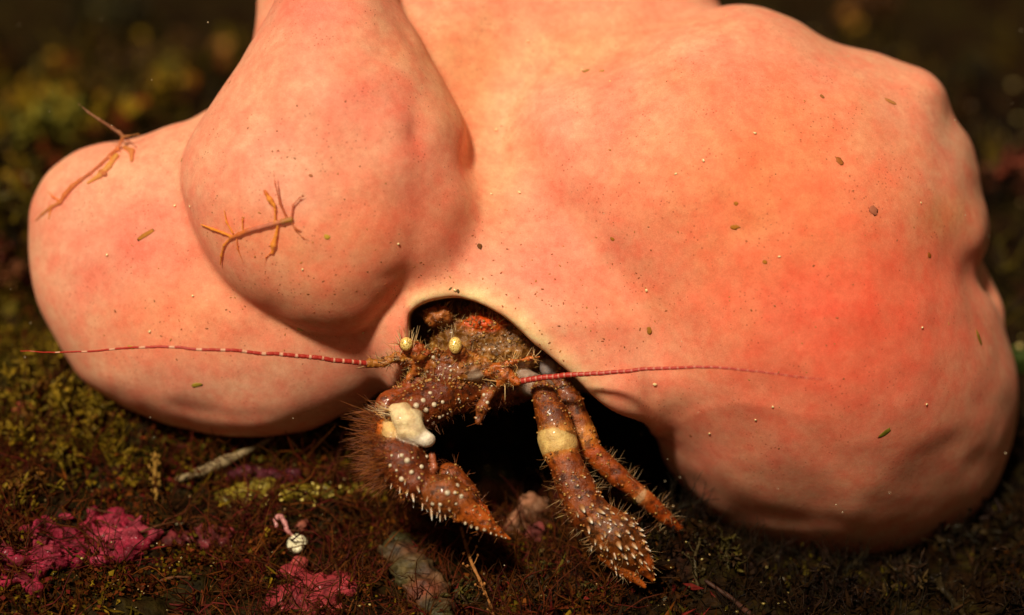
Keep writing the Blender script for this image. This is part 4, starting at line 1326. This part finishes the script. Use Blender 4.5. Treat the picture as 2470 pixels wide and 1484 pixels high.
def crust(name, label, blobs, mat, cols, vox=5.0, cat="crust", lump=4.0, sc=24, seed=0, k=10):
    """blobs: (u, v, ru, rv, height) lying on the bed, grown together"""
    rg = np.random.default_rng(seed)
    prims = []
    for (u, v, rx, ry, hh) in blobs:
        p = on_bed(u, v)
        prims.append((p + np.array([0, 0, hh * 0.2 + (9 if mat is M_crust else 0)]), None, np.array([rx, ry, hh], float), None, cols[rg.integers(len(cols))], k))
    lo = np.min([p[0] - p[2] for p in prims], 0) - 20
    hi = np.max([p[0] + p[2] for p in prims], 0) + 20
    V, F = sdf_mesh(prims, lo, hi, vox, lambda X, Y, Z: lump * fbm(X / sc, Y / sc, Z / sc, 3, seed) + 0 * X)
    F = F[:, ::-1]
    c = prim_colour(prims, V, 4.0) * (1 + 0.35 * fbm(V[:, 0] / 30, V[:, 1] / 30, V[:, 2] / 30, 3, seed + 5))[:, None]
    o = mesh_obj(name, V * K, F, mat, loc=prims[0][0] * K, attrs={"tint": np.clip(c, 0.003, 1)})
    return tag(o, label, cat)


PK = [(0.33, 0.011, 0.040), (0.38, 0.02, 0.06), (0.22, 0.007, 0.028), (0.42, 0.045, 0.08)]
rb = np.random.default_rng(12)
bl = []
for i in range(150):
    t = rb.uniform(0, 1)
    u = 20 + 320 * t + rb.normal(0, 26)
    v = 1395 - 105 * t - 25 * math.sin(t * 3.1) + rb.normal(0, 32)
    s = rb.uniform(7, 18)
    bl.append((u, v, s * rb.uniform(0.8, 1.8), s * rb.uniform(0.7, 1.2), s * rb.uniform(0.5, 1.6)))
crust("pink_coralline_crust", "knobbly bright pink coralline crust across the lower left corner", bl, M_crust, PK, 4.0, lump=6, sc=22, seed=3, k=7)
bl = [(rb.uniform(390, 560), rb.uniform(1285, 1330), rb.uniform(9, 22), rb.uniform(8, 18), rb.uniform(8, 20)) for i in range(26)]
crust("pink_coralline_crust", "dull pink crust half hidden by brown turf left of the white shell", bl, M_crust, [(0.2, 0.02, 0.028), (0.14, 0.02, 0.02)], 4.5, lump=5, seed=4, k=6)
bl = [(700, 1395, 34, 22, 24), (740, 1410, 40, 26, 22), (790, 1415, 40, 24, 18), (830, 1405, 30, 20, 20), (720, 1375, 22, 14, 26), (770, 1440, 50, 26, 16), (700, 1440, 40, 28, 14), (845, 1425, 22, 22, 16), (690, 1470, 60, 26, 14), (770, 1478, 60, 24, 14)]
crust("pink_coralline_crust", "broad flat rose pink crust plate at the bottom beside the blade stone", bl, M_crust, [(0.42, 0.045, 0.05), (0.36, 0.035, 0.045), (0.46, 0.07, 0.06)], 4.0, lump=5, sc=30, seed=6, k=14)
bl = [(560 + 28 * i, 1160 - 6 * math.sin(i), 26, 16, 20 + 10 * (i > 3)) for i in range(6)]
crust("pink_coralline_crust", "dim magenta crust behind the yellow green lump", bl, M_crust, [(0.20, 0.02, 0.05), (0.14, 0.015, 0.035)], 5, lump=5, seed=7)
bl = [(545, 1205, 34, 24, 16), (590, 1195, 40, 26, 28), (640, 1190, 46, 28, 34), (690, 1200, 42, 26, 28), (735, 1195, 36, 24, 24), (790, 1195, 40, 22, 22), (850, 1185, 44, 22, 20), (610, 1225, 30, 16, 12), (900, 1195, 30, 18, 16)]
crust("yellow_sponge_crust", "glistening yellow green encrusting lump left of the crab's claw", bl, M_leaf, [(0.20, 0.14, 0.010), (0.15, 0.11, 0.010), (0.26, 0.19, 0.02)], 4.5, "crust", 6, 22, 9, 12)
bl = [(1190, 1215, 40, 30, 60), (1235, 1230, 34, 28, 66), (1280, 1275, 46, 30, 76), (1312, 1262, 30, 24, 60), (1295, 1310, 30, 24, 44), (1250, 1295, 36, 28, 46)]
crust("pale_pink_stone", "pale pink encrusted stone behind the tip of the left claw", bl, M_stone, [(0.28, 0.055, 0.05), (0.34, 0.11, 0.06), (0.24, 0.03, 0.06), (0.3, 0.12, 0.06)], 4.5, "stone", 7, 36, 13, 12)


def blade_stone():
    a, b_ = on_bed(958, 1330), on_bed(1065, 1500)
    a[2] += 20; b_[2] += 14
    prims = []
    cols = [(0.075, 0.06, 0.018), (0.09, 0.042, 0.020), (0.05, 0.048, 0.012), (0.22, 0.03, 0.022)]
    for i in range(16):
        t = i / 15
        c = a + (b_ - a) * t + np.array([6 * math.sin(i * 2.1), 0, 4 * math.sin(i * 1.3)])
        prims.append((c, None, np.array([24 + 15 * math.sin(2.2 * t + 0.7), 34, 24.0]), None, cols[[0, 2, 1, 0, 3, 2, 0, 1, 2, 0, 0, 3, 2, 1, 0, 2][i]], 24))
        if i % 3 == 1:
            prims.append((c + np.array([14, -20, 10.0]), None, np.array([12, 14, 9.0]), None, cols[3], 14))
    lo = np.min([p[0] - p[2] for p in prims], 0) - 20; hi = np.max([p[0] + p[2] for p in prims], 0) + 20
    V, F = sdf_mesh(prims, lo, hi, 4.0, lambda X, Y, Z: 8 * fbm(X / 34, Y / 34, Z / 34, 4, 2))
    c = prim_colour(prims, V, 5) * (1 + 0.5 * fbm(V[:, 0] / 16, V[:, 1] / 16, V[:, 2] / 16, 3, 9))[:, None]
    o = mesh_obj("blade_stone", V * K, F[:, ::-1], M_stone, loc=a * K, attrs={"tint": np.clip(c, .003, 1)})
    tag(o, "long grey green stone blade with pink patches leaning at the bottom centre", "stone")


blade_stone()


def tube_thing(name, label, cat, pts, radii, col, mat, lift=10, n=8, branches=0, seed=0, blen=26, parts=None):
    """pts: (u, v, lift above the bed) joined by a smooth tapering tube"""
    rg = np.random.default_rng(seed)
    P = np.array([on_bed(u, v, l) for u, v, l in pts])
    t = np.linspace(0, len(P) - 1, 6 * len(P))
    Q = np.stack([np.interp(t, np.arange(len(P)), P[:, i]) for i in range(3)], 1)
    for _ in range(3):
        Q[1:-1] = 0.25 * Q[:-2] + 0.5 * Q[1:-1] + 0.25 * Q[2:]
    rr = np.interp(t, np.arange(len(P)), radii)
    cv = np.asarray(col) * (1 + 0.3 * fbm(t * 2.3, 0.5 + 0 * t, seed + 0 * t, 2, seed))[:, None]
    root = None
    if branches:
        root = empty(name, P[-1] * K)
    kk_ = Kit()
    kk_.tube(Q * K, rr * (1 + 0.12 * np.sin(t * 9)) * K, cv, n)
    if not branches:
        return tag(kk_.build(name, mat, loc=P[0] * K), label, cat)
    kk_.build("stem", mat, root)
    for i in range(branches):
        j = rg.integers(2, len(Q) - 1)
        d = rg.normal(0, 1, 3); d[2] = abs(d[2]) * 0.6
        d /= np.linalg.norm(d)
        L = blen * rg.uniform(0.5, 1.2)
        m = np.stack([Q[j], Q[j] + d * L * 0.5, Q[j] + d * L + np.array([0, 0, L * 0.35])])
        kb = Kit()
        kb.tube(m * K, np.array([1.6, 1.3, 1.0]) * K, np.asarray(col) * rg.uniform(0.8, 1.2), 4)
        kb.blob(m[-1] * K, np.array([3.4, 3.4, 4.2]) * K, np.asarray(col) * rg.uniform(0.9, 1.4), 0.2, i, nu=6, nv=5)
        kb.build("branch", mat, root)
    return tag(root, label, cat)


tube_thing("pale_stalk", "pale tapering stalk lying in the shadow under the left lobe", "stalk", [(425, 1158, 18), (490, 1138, 40), (530, 1118, 52), (590, 1092, 60), (660, 1055, 60)], [6, 14, 16, 9, 4], (0.36, 0.25, 0.13), M_stone, seed=2)
tube_thing("golden_hydroid", "upright golden feathery stalk left of the pale stalk", "hydroid", [(378, 1215, 2), (375, 1170, 30), (374, 1130, 60), (376, 1095, 90)], [4, 4, 5, 5], (0.36, 0.20, 0.04), M_leaf, branches=34, seed=3, blen=14)
tube_thing("orange_worm_tube", "hook shaped orange worm tube left of the blade stone", "worm tube", [(928, 1282, 20), (932, 1312, 20), (936, 1338, 18), (962, 1332, 16), (985, 1318, 14)], [5, 6, 6, 5, 4], (0.34, 0.12, 0.02), M_leaf, seed=4)
tube_thing("branched_hydroid", "thin brown branched hydroid stem below the left claw", "hydroid", [(1112, 1272, 90), (1125, 1320, 86), (1140, 1365, 80), (1158, 1400, 72), (1175, 1440, 60), (1195, 1490, 40)], [2.5, 4, 4, 3.6, 3, 2.6], (0.34, 0.14, 0.04), M_leaf, branches=12, seed=5, blen=34)
tube_thing("branched_hydroid", "dim knotted hydroid stem right of the right claw tip", "hydroid", [(1690, 1300, 30), (1675, 1345, 26), (1680, 1400, 20), (1690, 1440, 8)], [3, 4, 4, 3], (0.05, 0.035, 0.012), M_leaf, branches=14, seed=6, blen=34)
tube_thing("branched_hydroid", "dark thick branch in the lower right corner", "hydroid", [(2265, 1390, 50), (2270, 1420, 40), (2300, 1450, 20), (2330, 1490, 4)], [8, 9, 8, 7], (0.028, 0.018, 0.006), M_leaf, branches=12, seed=7, blen=50)
tube_thing("dead_twig", "slanting brown twig at the right edge of the photo", "twig", [(2500, 310, 60), (2440, 360, 60), (2400, 400, 40), (2360, 430, 10)], [13, 12, 9, 4], (0.12, 0.065, 0.018), M_stone, seed=8)
tube_thing("red_twig", "thin reddish twig lying at the bottom right of the right claw", "twig", [(1700, 1400, 20), (1760, 1440, 20), (1830, 1500, 16)], [4, 6, 7], (0.06, 0.018, 0.008), M_stone, seed=9)
tube_thing("bead_weed", "thin upright string of olive blades at the far left", "weed", [(92, 310, 10), (88, 250, 60), (92, 200, 110), (96, 150, 160)], [4, 10, 4, 8], (0.16, 0.12, 0.02), M_leaf, branches=6, seed=10, blen=26)
tube_thing("fine_weed_thread", "fine ochre thread lying at the left edge beside the left lobe", "weed", [(-20, 552, 40), (30, 548, 40), (80, 546, 30)], [3, 3, 2], (0.20, 0.11, 0.03), M_leaf, seed=11)
for i, (pts, lab) in enumerate([
    ([(300, 1300, 10), (380, 1268, 30), (470, 1250, 20)], "brown runner of weed over the pink crust"),
    ([(330, 1420, 8), (420, 1390, 20), (540, 1400, 10)], "red brown runner low at the bottom left"),
    ([(800, 1250, 20), (760, 1285, 24), (690, 1278, 20)], "thin brown stem pointing right of the white shell"),
    ([(210, 1225, 20), (300, 1245, 26), (390, 1290, 10)], "long brown stem across the top of the pink crust"),
    ([(1330, 1440, 10), (1380, 1415, 16), (1430, 1385, 8)], "reddish stem beneath the right claw"),
]):
    tube_thing("weed_runner", lab, "weed", pts, [2.5, 3.4, 2], (0.12, 0.045, 0.018), M_leaf, seed=20 + i, n=5)
tube_thing("pink_worm_tube", "curled pink and white worm tube on top of the white shell", "worm tube", [(668, 1272, 26), (664, 1252, 34), (676, 1244, 36), (688, 1262, 34), (692, 1280, 30), (706, 1292, 26)], [4, 6.5, 7, 6, 6, 5], (0.56, 0.22, 0.22), M_shell, seed=30)
# flat coiled white shell
p = on_bed(716, 1322, 16)
kt = Kit()
th = np.linspace(0, 4.6 * np.pi, 90)
rad = 17 * (1 - th / th[-1]) ** 0.9 + 1.0
p = p + np.array([0, 0, 10.0])
face = -(p - CAMP); face /= np.linalg.norm(face)
e_a = R_; e_b = np.cross(face, e_a)
C_ = p[None] + (np.cos(th) * rad)[:, None] * e_a + (np.sin(th) * rad)[:, None] * e_b + (face[None] * (8 * (th / th[-1]))[:, None])
kt.tube(C_ * K, (8.2 * (1 - th / th[-1]) ** 0.6 + 2.0) * K, (0.80, 0.74, 0.50), 9)
tag(kt.build("coiled_shell", M_shell, loc=p * K), "small round white coiled shell on the dark sea bed", "shell")
for i, (u, v, r, col, lab, nm) in enumerate([
    (542, 118, 46, (0.75, 0.34, 0.07), "blurred orange brown lump behind the upper left of the sponge", "orange_lump"),
    (2046, 38, 34, (0.30, 0.12, 0.02), "blurred ochre lump beyond the top of the right lobe", "ochre_lump"),
    (2062, 66, 26, (0.38, 0.20, 0.02), "smaller blurred mustard lump beyond the top of the right lobe", "ochre_lump"),
    (270, 45, 20, (0.16, 0.15, 0.06), "small pale green blurred flake in the upper left", "pale_flake"),
    (320, 78, 14, (0.14, 0.11, 0.03), "tiny blurred olive flake in the upper left", "pale_flake"),
    (1310, 1330, 9, (0.25, 0.17, 0.05), "tiny ringed ochre tube mouth under the pale pink stone", "tube_mouth"),
    (728, 1268, 14, (0.30, 0.09, 0.06), "small dull red bead right of the pink worm tube", "red_bead"),
    (435, 1262, 10, (0.6, 0.5, 0.3), "bright pale shell chip on the dull pink crust", "shell_chip"),
    (53, 985, 20, (0.50, 0.10, 0.06), "red and cream flake among the olive tufts", "red_flake"),
    (1885, 1405, 12, (0.14, 0.12, 0.09), "pale pebble on the dark sea bed at the lower right", "pebble"),
    (1540, 800, 1, (0.5, 0.4, 0.2), "", ""),
    (2468, 870, 40, (0.05, 0.075, 0.012), "blurred green frond at the right edge beside the sponge", "green_frond"),
]):
    if not nm:
        continue
    q = on_bed(u, v, r * 0.5)
    kt = Kit()
    for j in range(3 if r > 12 else 1):
        kt.blob((q + rng.normal(0, r * 0.4, 3) * (j > 0)) * K, np.array([r, r * 0.8, r * 0.9]) * (1 - 0.25 * j) * K, np.array(col) * rng.uniform(0.75, 1.25), 0.4, i * 3 + j, nu=14, nv=9)
    tag(kt.build(nm, M_leaf if i != 9 else M_shell, loc=q * K), lab, nm.split("_")[-1])

# glinting sand and shell bits all over the bed, painted glints on the yellow lump, drifting motes
kt = Kit()
for i in range(900):
    if i < 520:
        u, v = rng.uniform(0, 1500), rng.uniform(900, 1484)
        q = on_bed(u, v, 6) if i < 160 else None
        if q is None:
            xx, yy = rng.uniform(-1350, 700), rng.uniform(-350, 500)
            q = np.array([xx, yy, bed_z(xx, yy) + rng.uniform(2, 30)])
        s = rng.uniform(1.5, 4.5)
    else:
        xx, yy = rng.uniform(-2200, 2000), rng.uniform(700, 3200)
        q = np.array([xx, yy, bed_z(xx, yy) + rng.uniform(10, 120)])
        s = rng.uniform(3, 12)
    kt.blob(q * K, np.array([s, s * 0.7, s * 0.8]) * K, np.array([(0.55, 0.42, 0.14), (0.35, 0.26, 0.06), (0.5, 0.3, 0.12), (0.16, 0.12, 0.03)][i % 4]), 0.4, i, nu=6, nv=4)
for i in range(26):  # pale blobs that paint the bright glints on the yellow lump
    q = on_bed(rng.normal(700, 90), rng.normal(1190, 18), rng.uniform(22, 40))
    s = rng.uniform(1.5, 4.6)
    kt.blob(q * K, np.array([s, s * 0.8, s * 0.9]) * K, (0.85, 0.66, 0.16), 0.5, i, nu=7, nv=5)
tag(kt.build("sand_bits_and_glints", M_grain), "scattered glinting sand and shell bits on the sea bed, painted glints on the yellow lump", "sand", kind="stuff")
kt = Kit()
for i in range(110):
    w_ = rng.uniform(-400, 420)
    u, v = rng.uniform(0, W), rng.uniform(0, H)
    q0 = wpt((u, v, w_))
    if q0[2] / K < bed_z(q0[0] / K, q0[1] / K) + 5:
        continue
    s = rng.uniform(0.8, 1.9)
    kt.blob(q0, np.array([s, s * 0.8, s]) * K, (0.7, 0.6, 0.4), 0.3, i, nu=6, nv=4)
tag(kt.build("drifting_motes", M_grain), "tiny pale motes drifting in the water", "motes", kind="stuff")
